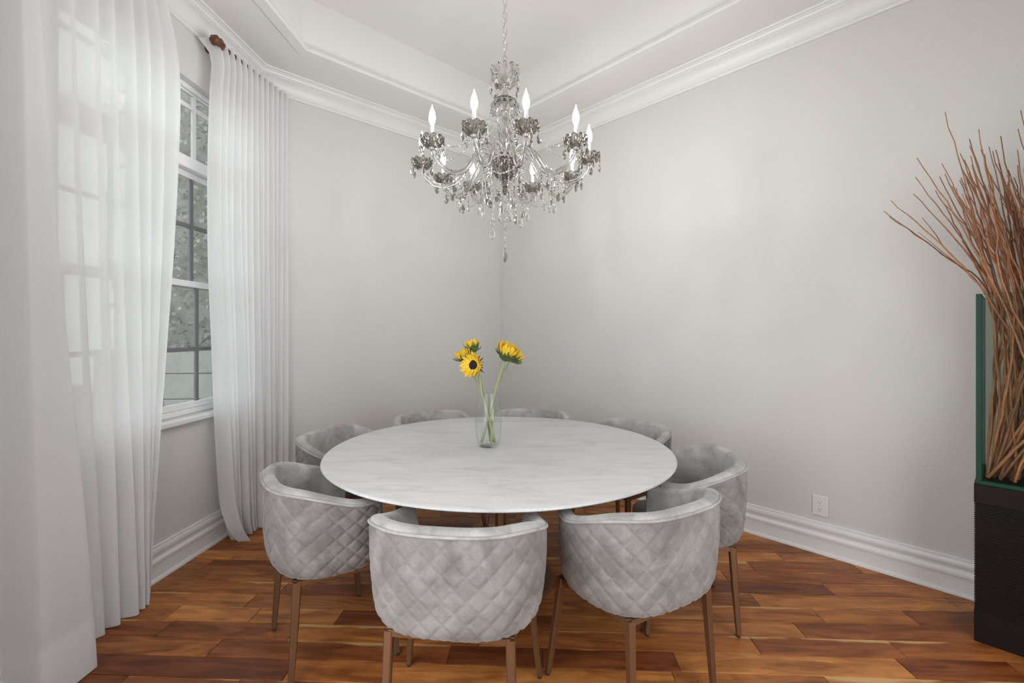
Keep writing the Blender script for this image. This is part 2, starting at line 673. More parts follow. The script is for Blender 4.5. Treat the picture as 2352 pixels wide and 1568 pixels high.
def build_shell():
    # floor slab (under the planks)
    mb = MB()
    big = offset_poly(ROOM, -0.10)
    mb.prism(big, -0.12, -0.014)
    floor = struct(fix_normals(mb.build('floor', 'floor_joint')), 'glossy red-brown acacia plank floor laid diagonally')
    # hall floor beyond the two openings added for daylight
    mb = MB()
    q0, q1 = P_CD + TA * (D_LEN - 0.2), P_DE + TA * 0.0
    c0 = P_DE - NB * 0.101
    mb.prism([q0 - NB * 2.0, c0 - NB * 1.9, c0 + TA * 0.001, q0 - NB * 0.101], -0.12, -0.016)
    mb.prism([P_DE + TA * 0.102 - NB * 2.0, P_DE + TA * 2.2 - NB * 2.0, P_BE + TA * 2.2, P_BE + TA * 0.102], -0.12, -0.016)
    struct(fix_normals(mb.build('floor_hall', 'hall_tile')), 'pale tiled hall floor beyond the added openings')
    # planks
    ang = math.radians(-2.5)
    e1 = Vector((math.cos(ang), math.sin(ang)))
    e2 = Vector((-math.sin(ang), math.cos(ang)))
    rnd = random.Random(41)
    W = 0.12
    v0 = 2.423 - W * 40
    inner = offset_poly(ROOM, 0.004)
    k = 0
    while v0 + k * W < 5.6:
        va = v0 + k * W
        k += 1
        x = -3.2 - rnd.random() * 1.0
        while x < 3.8:
            ln = rnd.choice((0.45, 0.6, 0.75, 0.9, 1.05, 1.2)) + rnd.uniform(-0.05, 0.05)
            g = 0.0011
            rect = [e1 * (x + g) + e2 * (va + g), e1 * (x + ln - g) + e2 * (va + g),
                    e1 * (x + ln - g) + e2 * (va + W - g), e1 * (x + g) + e2 * (va + W - g)]
            cx = e1 * (x + ln / 2) + e2 * (va + W / 2)
            x += ln
            poly = clip_poly(rect, inner)
            if len(poly) < 3:
                continue
            area = 0.5 * sum(poly[i].x * poly[(i + 1) % len(poly)].y - poly[(i + 1) % len(poly)].x * poly[i].y for i in range(len(poly)))
            if area < 2e-4:
                continue
            loc = [Vector(((p - cx).dot(e1), (p - cx).dot(e2))) for p in poly]
            ctr = sum(loc, Vector((0, 0))) / len(loc)
            n = len(loc)
            top = rnd.uniform(-0.0006, 0.0)
            ins = []
            for p in loc:
                d = ctr - p
                ins.append(p + Vector((math.copysign(min(0.0013, abs(d.x)), d.x), math.copysign(min(0.0013, abs(d.y)), d.y))))
            verts = [(p.x, p.y, -0.014) for p in loc] + [(p.x, p.y, top - 0.0012) for p in loc] + [(p.x, p.y, top) for p in ins]
            faces = [tuple(range(2 * n, 3 * n))]
            for i in range(n):
                j = (i + 1) % n
                faces.append((i, j, n + j, n + i))
                faces.append((n + i, n + j, 2 * n + j, 2 * n + i))
            m = MB()
            m.add(verts, faces)
            link('plank', m.mesh('plank', 'acacia_plank'), floor, (cx.x, cx.y, 0), ang)

    # walls
    mb = MB()
    p, q = ext(P_AB, P_AC, 0.2, 0.08)
    wall_prism(p, q, -0.1, WALL_TOP, mb)
    struct(fix_normals(mb.build('wall_back', 'wall_paint')), 'pale grey textured wall between the window wall and the corner')
    mb = MB()
    p, q = ext(P_BE, P_AB, 0.0, 0.0)
    wall_prism(p, q, -0.1, WALL_TOP, mb)
    struct(fix_normals(mb.build('wall_right', 'wall_paint')), 'pale grey textured wall with the outlet')
    mb = MB()
    p, q = ext(P_CD, P_CD + TA * D_LEN, 0.05, 0.0)
    wall_prism(p, q, -0.1, WALL_TOP, mb)
    d2 = P_CD + TA * (D_LEN + 1.35)  # far side of an unseen opening, added so daylight reaches the room
    wall_prism(q, d2, 2.55, WALL_TOP, mb)
    wall_prism(d2, P_DE, -0.1, WALL_TOP, mb)
    struct(fix_normals(mb.build('wall_front', 'wall_paint')), 'pale grey wall beside the long curtain')
    # wall behind the viewpoint with a wide opening added to let daylight in
    mb = MB()
    e = (P_BE - P_DE).normalized()
    a, b = P_DE + e * 0.85, P_DE + e * 2.40
    p, q = ext(P_DE, P_BE, 0.0, 0.16)
    wall_prism(p, a, -0.1, WALL_TOP, mb)
    wall_prism(b, q, -0.1, WALL_TOP, mb)
    wall_prism(a, b, 2.55, WALL_TOP, mb)
    struct(fix_normals(mb.build('wall_entry', 'wall_paint')), 'pale grey wall with a wide opening added to admit daylight')
    # window wall with its opening
    mb = MB()
    d = (P_CD - P_AC)
    def on_c(y):
        t = (y - P_AC.y) / d.y
        return P_AC + d * t
    a, b = on_c(WIN_Y1), on_c(WIN_Y0)
    p, q = ext(P_AC, P_CD, 0.07, 0.07)
    wall_prism(p, a, -0.1, WALL_TOP, mb)
    wall_prism(b, q, -0.1, WALL_TOP, mb)
    wall_prism(a, b, -0.1, WIN_Z0, mb)
    wall_prism(a, b, WIN_Z1, WALL_TOP, mb)
    struct(fix_normals(mb.build('wall_left', 'wall_paint')), 'pale grey wall around the window')

    # ceiling: flat soffit ring, tray sides and raised tray
    tray = offset_poly(ROOM, TRAY_IN)
    outer = offset_poly(ROOM, -0.12)
    n = len(ROOM)
    mb = MB()
    v = []
    for ring, z in ((outer, SOFFIT), (tray, SOFFIT), (tray, TRAY_TOP), (outer, TRAY_TOP + 0.15)):
        v += [(p.x, p.y, z) for p in ring]
    f = []
    for i in range(n):
        j = (i + 1) % n
        f.append((i, i + n, j + n, j))
        f.append((n + i, 2 * n + i, 2 * n + j, n + j))
        f.append((3 * n + i, i, j, 3 * n + j))
    f.append(tuple(2 * n + i for i in reversed(range(n))))
    f.append(tuple(3 * n + i for i in range(n)))
    mb.add(v, f)
    struct(mb.build('ceiling', 'ceiling_paint'), 'white tray ceiling with raised centre')

    def sweep(poly, closed, prof, name_fn, mname, segs):
        """profile (u inward from wall, z) along polygon edges, mitred"""
        rings = [offset_poly(poly, u) for u, z in prof]
        out = []
        m = len(prof)
        for idx, i in enumerate(segs):
            j = (i + 1) % len(poly)
            mb = MB()
            verts = [(rings[k][i].x, rings[k][i].y, prof[k][1]) for k in range(m)] + [(rings[k][j].x, rings[k][j].y, prof[k][1]) for k in range(m)]
            faces = [(k, k + 1, m + k + 1, m + k) for k in range(m - 1)]
            faces.append(tuple(range(m)))
            faces.append(tuple(reversed(range(m, 2 * m))))
            mb.add(verts, faces)
            out.append(struct(fix_normals(mb.build(name_fn(idx), mname, smooth=True, angle=20))))
        return out
    base = [(0, 0.197), (0.009, 0.197), (0.0135, 0.193), (0.0135, 0.187), (0.0115, 0.184), (0.0165, 0.181), (0.0205, 0.172), (0.0215, 0.162),
            (0.0200, 0.152), (0.0165, 0.146), (0.0145, 0.138), (0.0140, 0.131), (0.0160, 0.125), (0.0215, 0.121), (0.0262, 0.115), (0.0275, 0.107),
            (0.0262, 0.099), (0.0230, 0.094), (0.0230, 0.088), (0.0205, 0.086), (0.0205, 0.020), (0.0255, 0.0195), (0.0310, 0.0165), (0.0345, 0.0105), (0.0355, 0.0), (0, 0.0)]
    names = ['baseboard_back', 'baseboard_left', 'baseboard_front', 'baseboard_right']
    room2 = list(ROOM)
    room2[3] = P_CD + TA * D_LEN
    sweep(ROOM, True, base, lambda i: names[i], 'trim_white', [0, 1])
    rings = [offset_poly(ROOM, u) for u, z in base]
    mbf = MB()
    m = len(base)
    nin = Vector((NB.x, NB.y))
    mbf.add([(rings[k][2].x, rings[k][2].y, base[k][1]) for k in range(m)] +
            [((room2[3] + nin * base[k][0]).x, (room2[3] + nin * base[k][0]).y, base[k][1]) for k in range(m)],
            [(k, k + 1, m + k + 1, m + k) for k in range(m - 1)] + [tuple(range(m)), tuple(reversed(range(m, 2 * m)))])
    struct(fix_normals(mbf.build('baseboard_front', 'trim_white', smooth=True, angle=28)))
    sweep(ROOM, True, base, lambda i: 'baseboard_right', 'trim_white', [4])
    S = SOFFIT
    crown = [(0, S - 0.152), (0.013, S - 0.152), (0.017, S - 0.146), (0.017, S - 0.135), (0.014, S - 0.131), (0.020, S - 0.127), (0.021, S - 0.119), (0.0235, S - 0.106),
             (0.029, S - 0.092), (0.037, S - 0.079), (0.047, S - 0.067), (0.058, S - 0.057), (0.070, S - 0.0505), (0.077, S - 0.0485), (0.077, S - 0.041), (0.084, S - 0.040),
             (0.090, S - 0.035), (0.095, S - 0.026), (0.0955, S - 0.021), (0.103, S - 0.020), (0.103, S - 0.012), (0.118, S - 0.0115), (0.121, S - 0.007), (0.121, S + 0.002), (0, S + 0.002)]
    sweep(ROOM, True, crown, lambda i: 'trim_%d' % (i + 1), 'trim_white', [0, 1, 2, 4])
    lip = [(0.002, S + 0.072), (-0.014 + 0.022, S + 0.072), (0.010, S + 0.066), (0.010, S + 0.060), (0.016, S + 0.055), (0.022, S + 0.042), (0.030, S + 0.030),
           (0.040, S + 0.023), (0.040, S + 0.015), (0.046, S + 0.013), (0.050, S + 0.004), (0.050, S - 0.006), (0.042, S - 0.011), (-0.030, S - 0.011), (-0.036, S - 0.006), (-0.036, S + 0.002)]
    sweep(tray, True, lip, lambda i: 'trim_%d' % (i + 5), 'trim_white', list(range(5)))


build_shell()


# ------------------------------------------------------------------ window
def build_window():
    def cbox(mb, y0, y1, d0, d1, z0, z1, mi=0, b=0.004):
        """box in wall coordinates: along y, d outwards (negative) from the wall face"""
        o = len(mb.v)
        mb.bbox(d0, d1, y0, y1, z0, z1, b, mi)
        for i in range(o, len(mb.v)):
            x, y, z = mb.v[i]
            mb.v[i] = (wall_c_x(y) + x, y, z)
    y0, y1, z0, z1 = WIN_Y0, WIN_Y1, WIN_Z0, WIN_Z1
    fr = 0.035
    mb = MB()
    dA, dB = -0.115, -0.045
    TR = 2.49          # transom bar centre
    cbox(mb, y0, y0 + fr, dA, dB, z0, z1)
    cbox(mb, y1 - fr, y1, dA, dB, z0, z1)
    cbox(mb, y0 + fr, y1 - fr, dA, dB, z1 - 0.03, z1)
    cbox(mb, y0 + fr, y1 - fr, dA, dB, z0, z0 + 0.035)
    cbox(mb, y0 + fr, y1 - fr, dA, dB + 0.012, TR - 0.045, TR + 0.03)
    win = struct(mb.build('window_1', 'frame_white'), 'white framed double-hung window with transom and grilles')
    # stool and apron
    mb = MB()
    cbox(mb, y0 - 0.03, y1 + 0.03, -0.045, 0.05, z0 - 0.035, z0 - 0.002, b=0.006)
    mb.build('window_sill', 'trim_white', win)
    # drywall return is the wall itself; sashes
    cols = [y0 + fr, 2.46, 2.745, 3.03, y1 - fr]

    def sash(za, zb, d, rail, zm, mun_mat, mun_w):
        mb = MB()
        a, b = y0 + fr + 0.002, y1 - fr - 0.002
        st = rail
        cbox(mb, a, a + st, d - 0.016, d + 0.016, za, zb)
        cbox(mb, b - st, b, d - 0.016, d + 0.016, za, zb)
        cbox(mb, a + st, b - st, d - 0.016, d + 0.016, za, za + rail)
        cbox(mb, a + st, b - st, d - 0.016, d + 0.016, zb - rail, zb)
        mb.build('sash', 'frame_white', win)
        ys = [a + st] + cols[1:4] + [b - st]
        for yc in cols[1:4]:
            m = MB()
            cbox(m, yc - mun_w / 2, yc + mun_w / 2, d - 0.008, d + 0.008, za + rail, zb - rail, b=0.002)
            m.build('muntin', mun_mat, win)
        zs = [za + rail, zm, zb - rail]
        for ya, yb in zip(ys, ys[1:]):
            m = MB()
            cbox(m, ya + mun_w / 2, yb - mun_w / 2, d - 0.0075, d + 0.0075, zm - mun_w / 2, zm + mun_w / 2, b=0.002)
            m.build('muntin', mun_mat, win)
            for zc, zd in zip(zs, zs[1:]):
                m = MB()
                cbox(m, ya, yb, d - 0.002, d + 0.002, zc, zd, b=0.0005)
                m.build('pane', 'window_glass', win)
    sash(z0 + 0.036, 1.735, -0.062, 0.040, 1.297, 'muntin_grey', 0.026)
    sash(1.685, TR - 0.046, -0.097, 0.040, 2.096, 'muntin_grey', 0.026)
    sash(TR + 0.031, z1 - 0.031, -0.080, 0.012, 2.862, 'frame_white', 0.030)


build_window()


# ------------------------------------------------------------------ outdoors
def build_outdoors():
    mb = MB()
    mb.prism([(-14, -2), (-2.45, -2), (-2.35, 3.9), (-0.4, 5.75), (6, 9), (6, 14), (-14, 14)], -0.3, -0.15)
    struct(fix_normals(mb.build('ground', 'lawn')), 'grass outside the window')
    t = thing('board_fence', 'weathered grey horizontal board fence seen outside through the window', 'fence', (-3.9, 6.2, -0.15), math.radians(4))
    z = 0.02
    for h in (0.33, 0.33, 0.34, 0.33):
        m = MB()
        m.bbox(-1.6, 2.6, -0.02, 0.02, z, z + h - 0.014, 0.005)
        m.build('board', 'fence_grey', t)
        z += h
    for x in (-1.0, 0.75, 2.5):
        m = MB()
        m.bbox(x - 0.05, x + 0.05, 0.02, 0.12, 0, 1.42, 0.006)
        m.build('post', 'fence_grey', t)
    # tall hedge
    h = thing('hedge', 'tall dark green hedge growing behind the board fence', 'hedge', (-3.9, 7.0, -0.15), math.radians(4))
    mb = MB()
    mb.bbox(-1.75, 2.6, -0.25, 0.5, 0, 5.6, 0.1)
    mb.build('core', 'hedge_leaf', h)
    rnd = random.Random(3)
    mb = MB()
    for i in range(9000):
        x, z = rnd.uniform(-1.8, 2.5), rnd.uniform(0.8, 5.7)
        c = Vector((x, -0.27 - rnd.random() * 0.2, z))
        a = Vector((rnd.uniform(-1, 1), rnd.uniform(-1, 0.2), rnd.uniform(-1, 0.6))).normalized()
        b = a.cross(Vector((rnd.uniform(-1, 1), rnd.uniform(-1, 1), rnd.uniform(-1, 1)))).normalized()
        L, W = rnd.uniform(0.05, 0.10), rnd.uniform(0.018, 0.035)
        mb.add([c - a * L * 0.5, c + b * W, c + a * L * 0.5, c - b * W], [(0, 1, 2, 3)])
    lv = mb.build('leaves', 'hedge_leaf', h)
    lv['kind'] = 'stuff'


build_outdoors()


# ------------------------------------------------------------------ dining table
TC = Vector((-0.066, 2.65))
TR_ = 0.955


def build_table():
    t = thing('dining_table', 'round pale marble dining table on a bronze column', 'table', (TC.x, TC.y, 0))
    R = TR_
    mb = MB()
    prof = [(0.0, 0.752), (R * 0.5, 0.752), (R - 0.012, 0.752), (R - 0.005, 0.7505), (R - 0.001, 0.747), (R, 0.743), (R - 0.003, 0.739), (R - 0.030, 0.729), (R - 0.06, 0.726), (0.0, 0.726)]
    mb.lathe(prof, 144)
    fix_normals(mb.build('table_top', 'marble', t, smooth=True, angle=40))
    mb = MB()
    mb.lathe([(0, 0.726), (0.34, 0.726), (0.34, 0.716), (0.07, 0.70), (0, 0.70)], 48)
    fix_normals(mb.build('mounting_plate', 'bronze', t, smooth=True, angle=30))
    mb = MB()
    mb.lathe([(0.0, 0.712), (0.038, 0.712), (0.032, 0.66), (0.030, 0.40), (0.034, 0.06), (0.05, 0.024), (0.0, 0.024)], 32)
    fix_normals(mb.build('column', 'bronze', t, smooth=True, angle=40))
    mb = MB()
    mb.lathe([(0.0, 0.026), (0.05, 0.026), (0.20, 0.020), (0.30, 0.014), (0.305, 0.008), (0.305, 0.0), (0, 0)], 64)
    fix_normals(mb.build('base_plate', 'bronze', t, smooth=True, angle=40))
    return t


build_table()


# ------------------------------------------------------------------ dining chairs
def chair_outline(t, a, b, yf, af):
    """plan curve, t in 0..1 from the front of the right arm round the back to the front of the left arm.
    Back towards -y."""
    n = 2.7
    # arm straight parts are 18 % of the parameter at each end
    k = 0.20
    if t < k:
        s = t / k
        x = lerp(af, a, math.sin(s * PI / 2))
        return Vector((x, lerp(yf, 0.0, s)))
    if t > 1 - k:
        p = chair_outline(1 - t, a, b, yf, af)
        return Vector((-p.x, p.y))
    ph = (t - k) / (1 - 2 * k) * PI
    c, s = math.cos(ph), math.sin(ph)
    return Vector((math.copysign(abs(c) ** (2 / n), c) * a, -abs(s) ** (2 / n) * b))


CH_Z0 = 0.406
RIM_TOP = dict(a=0.312, b=0.278, yf=0.150, af=0.262)
RIM_BOT = dict(a=0.286, b=0.254, yf=0.145, af=0.246)


def rim_z(y):
    w = max(0.0, min(1.0, (0.10 - y) / 0.34))
    w = w * w * (3 - 2 * w)
    return lerp(0.690, 0.770, w)


def make_chair():
    t = thing('dining_chair', 'grey velvet chair', 'chair')
    # resample outline by arc length (at mid height)
    K = 1600
    mid = dict((k, lerp(RIM_BOT[k], RIM_TOP[k], 0.62)) for k in RIM_TOP)
    acc, ts = [0.0], [0.0]
    last = chair_outline(0, **mid)
    for i in range(1, K + 1):
        p = chair_outline(i / K, **mid)
        acc.append(acc[-1] + (p - last).length)
        ts.append(i / K)
        last = p
    Ltot = acc[-1]

    def t_at(l):
        lo, hi = 0, K
        while hi - lo > 1:
            m = (lo + hi) // 2
            if acc[m] <= l:
                lo = m
            else:
                hi = m
        return lerp(ts[lo], ts[hi], (l - acc[lo]) / max(1e-9, acc[hi] - acc[lo]))
    P = 0.076
    step = P / 16
    nu = int(round(Ltot / step))
    H = 0.35
    nv = int(round(H / step))

    def outer(l, v):
        tt = t_at(l)
        pt, pb = chair_outline(tt, **RIM_TOP), chair_outline(tt, **RIM_BOT)
        # round the bottom edge inwards
        tk = max(0.0, 1 - v / 0.20)
        tuck = 0.052 * (1 - math.sqrt(max(0.0, 1 - tk * tk)))
        q = pb + (pt - pb) * v
        q = q * (1 - tuck / max(0.1, q.length))
        bowl = 0.008 * math.sin(PI * min(1, v * 1.05))
        q = q * (1 + bowl / max(0.1, q.length))
        return Vector((q.x, q.y, lerp(CH_Z0, rim_z(pt.y), v)))
    grid = [[outer(Ltot * i / nu, j / nv) for j in range(nv + 1)] for i in range(nu + 1)]
    V = []
    for i in range(nu + 1):
        for j in range(nv + 1):
            p = grid[i][j]
            du = grid[min(i + 1, nu)][j] - grid[max(i - 1, 0)][j]
            dv = grid[i][min(j + 1, nv)] - grid[i][max(j - 1, 0)]
            nrm = dv.cross(du).normalized()
            if nrm.x * p.x + nrm.y * (p.y + 0.02) < 0:
                nrm = -nrm
            l = (i - nu / 2) * step
            h = j * step
            d1 = ((l + h) / P) % 1.0
            d2 = ((l - h) / P) % 1.0
            d = min(min(d1, 1 - d1), min(d2, 1 - d2)) * P / math.sqrt(2)
            q = 1 - math.exp(-(d / 0.0052) ** 1.2)
            fade = min(1.0, j / 4, (nv - j) / 5, i / 4, (nu - i) / 4)
            V.append(p + nrm * (0.0060 * q * fade - 0.002))
    m = nv + 1
    Fc = [(i * m + j, (i + 1) * m + j, (i + 1) * m + j + 1, i * m + j + 1) for i in range(nu) for j in range(nv)]
    mb = MB()
    mb.add(V, Fc)
    sh = fix_normals(mb.build('quilted_shell', 'velvet', t, smooth=True))
    sh['label'] = 'diamond quilted velvet outer shell'
    # lining: rounded top roll and inner wall
    th = 0.052
    N = 120
    sec = []
    mb = MB()
    rows = []
    for i in range(N + 1):
        l = Ltot * i / N
        tt = t_at(l)
        top = grid[min(nu, int(round(nu * i / N)))][nv]
        pt = chair_outline(tt, **RIM_TOP)
        e = chair_outline(min(1, tt + 0.004), **RIM_TOP) - chair_outline(max(0, tt - 0.004), **RIM_TOP)
        e.normalize()
        nin = Vector((-e.y, e.x))
        if nin.dot(Vector((0, 0.03)) - pt) < 0:
            nin = -nin
        zr = rim_z(pt.y)
        row = [(pt + nin * 0.002, zr - 0.006)]
        for k in range(9):
            a = PI * (1 - k / 8)
            row.append((pt + nin * (th / 2 + math.cos(a) * th / 2), zr + math.sin(a) * 0.017))
        for k in range(1, 9):
            s = k / 8
            z = lerp(zr, 0.45, s)
            row.append((pt + nin * (th + 0.045 * s ** 1.5 + 0.012 * math.sin(PI * s)), z))
        row.append((pt + nin * (th + 0.045), CH_Z0 + 0.01))
        rows.append([(p.x, p.y, z) for p, z in row])
    m = len(rows[0])
    mb.add([p for r in rows for p in r], [(i * m + j, i * m + j + 1, (i + 1) * m + j + 1, (i + 1) * m + j) for i in range(N) for j in range(m - 1)])
    # front end caps of the arms
    for side, i in ((0, 0), (nu, N)):
        col = [tuple(grid[side][j]) for j in range(0, nv + 1, 4)] + rows[i]
        cap = list(range(len(col)))
        mb.add(col, [tuple(cap if side else reversed(cap))])
    fix_normals(mb.build('lining', 'velvet_lining', t, smooth=True, angle=50))
    # piping between shell and roll
    pts = []
    for i in range(0, N + 1):
        x, y, z = grid[min(nu, int(round(nu * i / N)))][nv]
        k = 1 + 0.0025 / max(0.1, math.hypot(x, y))
        pts.append((x * k, y * k, z - 0.002))
    mb = MB()
    mb.tube(pts, 0.0052, 8)
    mb.build('piping', 'velvet_lining', t, smooth=True)
    # seat cushion
    mb = MB()
    pl = []
    NS = 48
    for i in range(NS):
        a = 2 * PI * i / NS
        c, s = math.cos(a), math.sin(a)
        x = math.copysign(abs(c) ** 0.62, c) * 0.205
        y = math.copysign(abs(s) ** 0.62, s) * 0.215 + 0.03
        pl.append((x, y))
    prof = [(0.90, 0.375), (0.97, 0.385), (1.0, 0.40), (1.0, 0.445), (0.985, 0.462), (0.94, 0.473), (0.80, 0.480), (0.4, 0.485)]
    vv = [(0.0 + x * k, 0.03 + (y - 0.03) * k, z) for k, z in prof for x, y in pl]
    ff = []
    for r in range(len(prof) - 1):
        for i in range(NS):
            j = (i + 1) % NS
            ff.append((r * NS + i, r * NS + j, (r + 1) * NS + j, (r + 1) * NS + i))
    ff.append(tuple((len(prof) - 1) * NS + i for i in range(NS)))
    ff.append(tuple(reversed(range(NS))))
    mb.add(vv, ff)
    fix_normals(mb.build('seat', 'velvet_lining', t, smooth=True))
    # bronze apron rails
    mb = MB()
    ax, ay0, ay1 = 0.205, -0.182, 0.165
    axf = 0.236
    for (xh, ya) in ((ax, ay0), (axf, ay1)):
        mb.bbox(-xh, xh, ya - 0.013, ya + 0.013, 0.389, 0.412, 0.002)
    for sx in (-1, 1):
        o = len(mb.v)
        mb.bbox(-0.013, 0.013, 0, 1, 0.389, 0.412, 0.002)
        for i in range(o, len(mb.v)):
            x, y, z = mb.v[i]
            mb.v[i] = (sx * lerp(ax, axf, y) + x, lerp(ay0, ay1, y), z)
    mb.build('apron', 'bronze', t)
    # legs
    for sx in (-1, 1):
        for y0, y1, xt, xb in ((ay0, -0.207, ax, 0.2175), (ay1, 0.207, axf, 0.275)):
            mb = MB()
            a, b = 0.0155, 0.0105
            x0, x1 = sx * xt, sx * xb
            v = []
            for (cx, cy, h, z) in ((x1, y1, b, 0.012), (lerp(x1, x0, 0.6), lerp(y1, y0, 0.6), 0.0138, 0.24), (x0, y0, a, 0.409)):
                c = h * 0.28
                for dx, dy in ((-h, -h + c), (-h + c, -h), (h - c, -h), (h, -h + c), (h, h - c), (h - c, h), (-h + c, h), (-h, h - c)):
                    v.append((cx + dx, cy + dy, z))
            f = [tuple(reversed(range(8))), tuple(range(16, 24))]
            for r in (0, 1):
                for i in range(8):
                    j = (i + 1) % 8
                    f.append((r * 8 + i, r * 8 + j, (r + 1) * 8 + j, (r + 1) * 8 + i))
            mb.add(v, f)
            leg = mb.build('leg', 'bronze', t)
            g = MB()
            g.lathe([(0, 0.012), (0.0085, 0.012), (0.0085, 0.0), (0, 0.0)], 12, (x1, y1, 0))
            fix_normals(g.build('glide', 'glide_black', leg))
    return t


def copy_tree(o, parent=None):
    c = o.copy()
    COL.objects.link(c)
    c.parent = parent
    for ch in list(o.children):
        copy_tree(ch, c)
    return c


def build_chairs():
    proto = make_chair()
    spots = [  # x, y, facing angle of the back (deg, 0 = back towards the camera, + = to the right)
        (-0.186, 1.708, -7.0, 'grey velvet quilted tub chair across the table from the room corner'),
        (0.490, 1.862, 31.0, 'grey velvet quilted tub chair between the outlet-side chair and the open end'),
        (0.875, 2.380, 81.0, 'grey velvet quilted tub chair standing nearest the wall outlet'),
        (0.715, 3.080, 122.0, 'grey velvet quilted tub chair between the corner and the chair nearest the wall outlet'),
        (0.130, 3.515, 168.0, 'grey velvet quilted tub chair tucked nearest the inner corner of the room'),
        (-0.545, 3.425, -150.0, 'grey velvet quilted tub chair before the bare wall between short curtain and corner'),
        (-0.995, 2.880, -104.0, 'grey velvet quilted tub chair beside the short curtain panel'),
        (-0.828, 2.121, -55.0, 'grey velvet quilted tub chair facing away from the long curtain panel'),
    ]
    for i, (x, y, a, lab) in enumerate(spots):
        c = proto if i == 0 else copy_tree(proto)
        c.location = (x, y, 0)
        c.rotation_euler = (0, 0, math.radians(a))
        c['label'] = lab
        c['group'] = 'velvet chairs around the marble table'


build_chairs()


# ------------------------------------------------------------------ curtains and rods
def curtain(name, label, ctrl, ztop_fn, shift_fn=None, nz=46, sub=9):
    """ctrl: list of (s_top, d_top, s_bot, d_bot); s = y along the window wall, d = distance into the room"""
    n = len(ctrl)
    us = [i / sub for i in range((n - 1) * sub + 1)]

    def val(col, u):
        i = min(n - 2, int(u))
        t = u - i
        a, b = ctrl[i][col], ctrl[i + 1][col]
        if col in (1, 3):
            t = (1 - math.cos(PI * t)) / 2
        return a + (b - a) * t
    rows = []
    for iz in range(nz + 1):
        w = iz / nz                      # 0 top, 1 bottom
        row = []
        for u in us:
            zt = ztop_fn(u / (n - 1), u)
            z = lerp(zt, 0.006, w)
            k = smooth_interp([(0, 0.0), (0.15, 0.07), (0.5, 0.42), (0.85, 0.86), (1, 1.0)], w)
            s = lerp(val(0, u), val(2, u), k)
            d = lerp(val(1, u), val(3, u), k)
            d += 0.006 * math.sin(u * 1.7 + w * 5) * w
            if shift_fn:
                ds, dd = shift_fn(u / (n - 1), w, z)
                s += ds
                d += dd
            row.append((wall_c_x(s) + d, s - 0.056 * d, z))
        rows.append(row)
    m = len(us)
    mb = MB()
    mb.add([p for r in rows for p in r], [(i * m + j, i * m + j + 1, (i + 1) * m + j + 1, (i + 1) * m + j) for i in range(nz) for j in range(m - 1)])
    t = thing(name, label, 'curtain', (rows[-1][m // 2][0], rows[-1][m // 2][1], 0))
    loc = t.location.copy()
    mb.v = [(x - loc.x, y - loc.y, z - loc.z) for x, y, z in mb.v]
    mb.build('panel', 'sheer_curtain', t, smooth=True)
    # doubled bottom hem
    hem = MB()
    hr = rows[-4:]
    vv = []
    for r in hr:
        for j, (x, y, z) in enumerate(r):
            a, b = r[max(0, j - 1)], r[min(m - 1, j + 1)]
            e = Vector((b[0] - a[0], b[1] - a[1])).normalized()
            vv.append((x + e.y * 0.0025 - loc.x, y - e.x * 0.0025 - loc.y, z))
    hem.add(vv, [(i * m + j, i * m + j + 1, (i + 1) * m + j + 1, (i + 1) * m + j) for i in range(len(hr) - 1) for j in range(m - 1)])
    hem.build('hem', 'sheer_curtain', t, smooth=True)
    return t


ROD_Z = 3.262


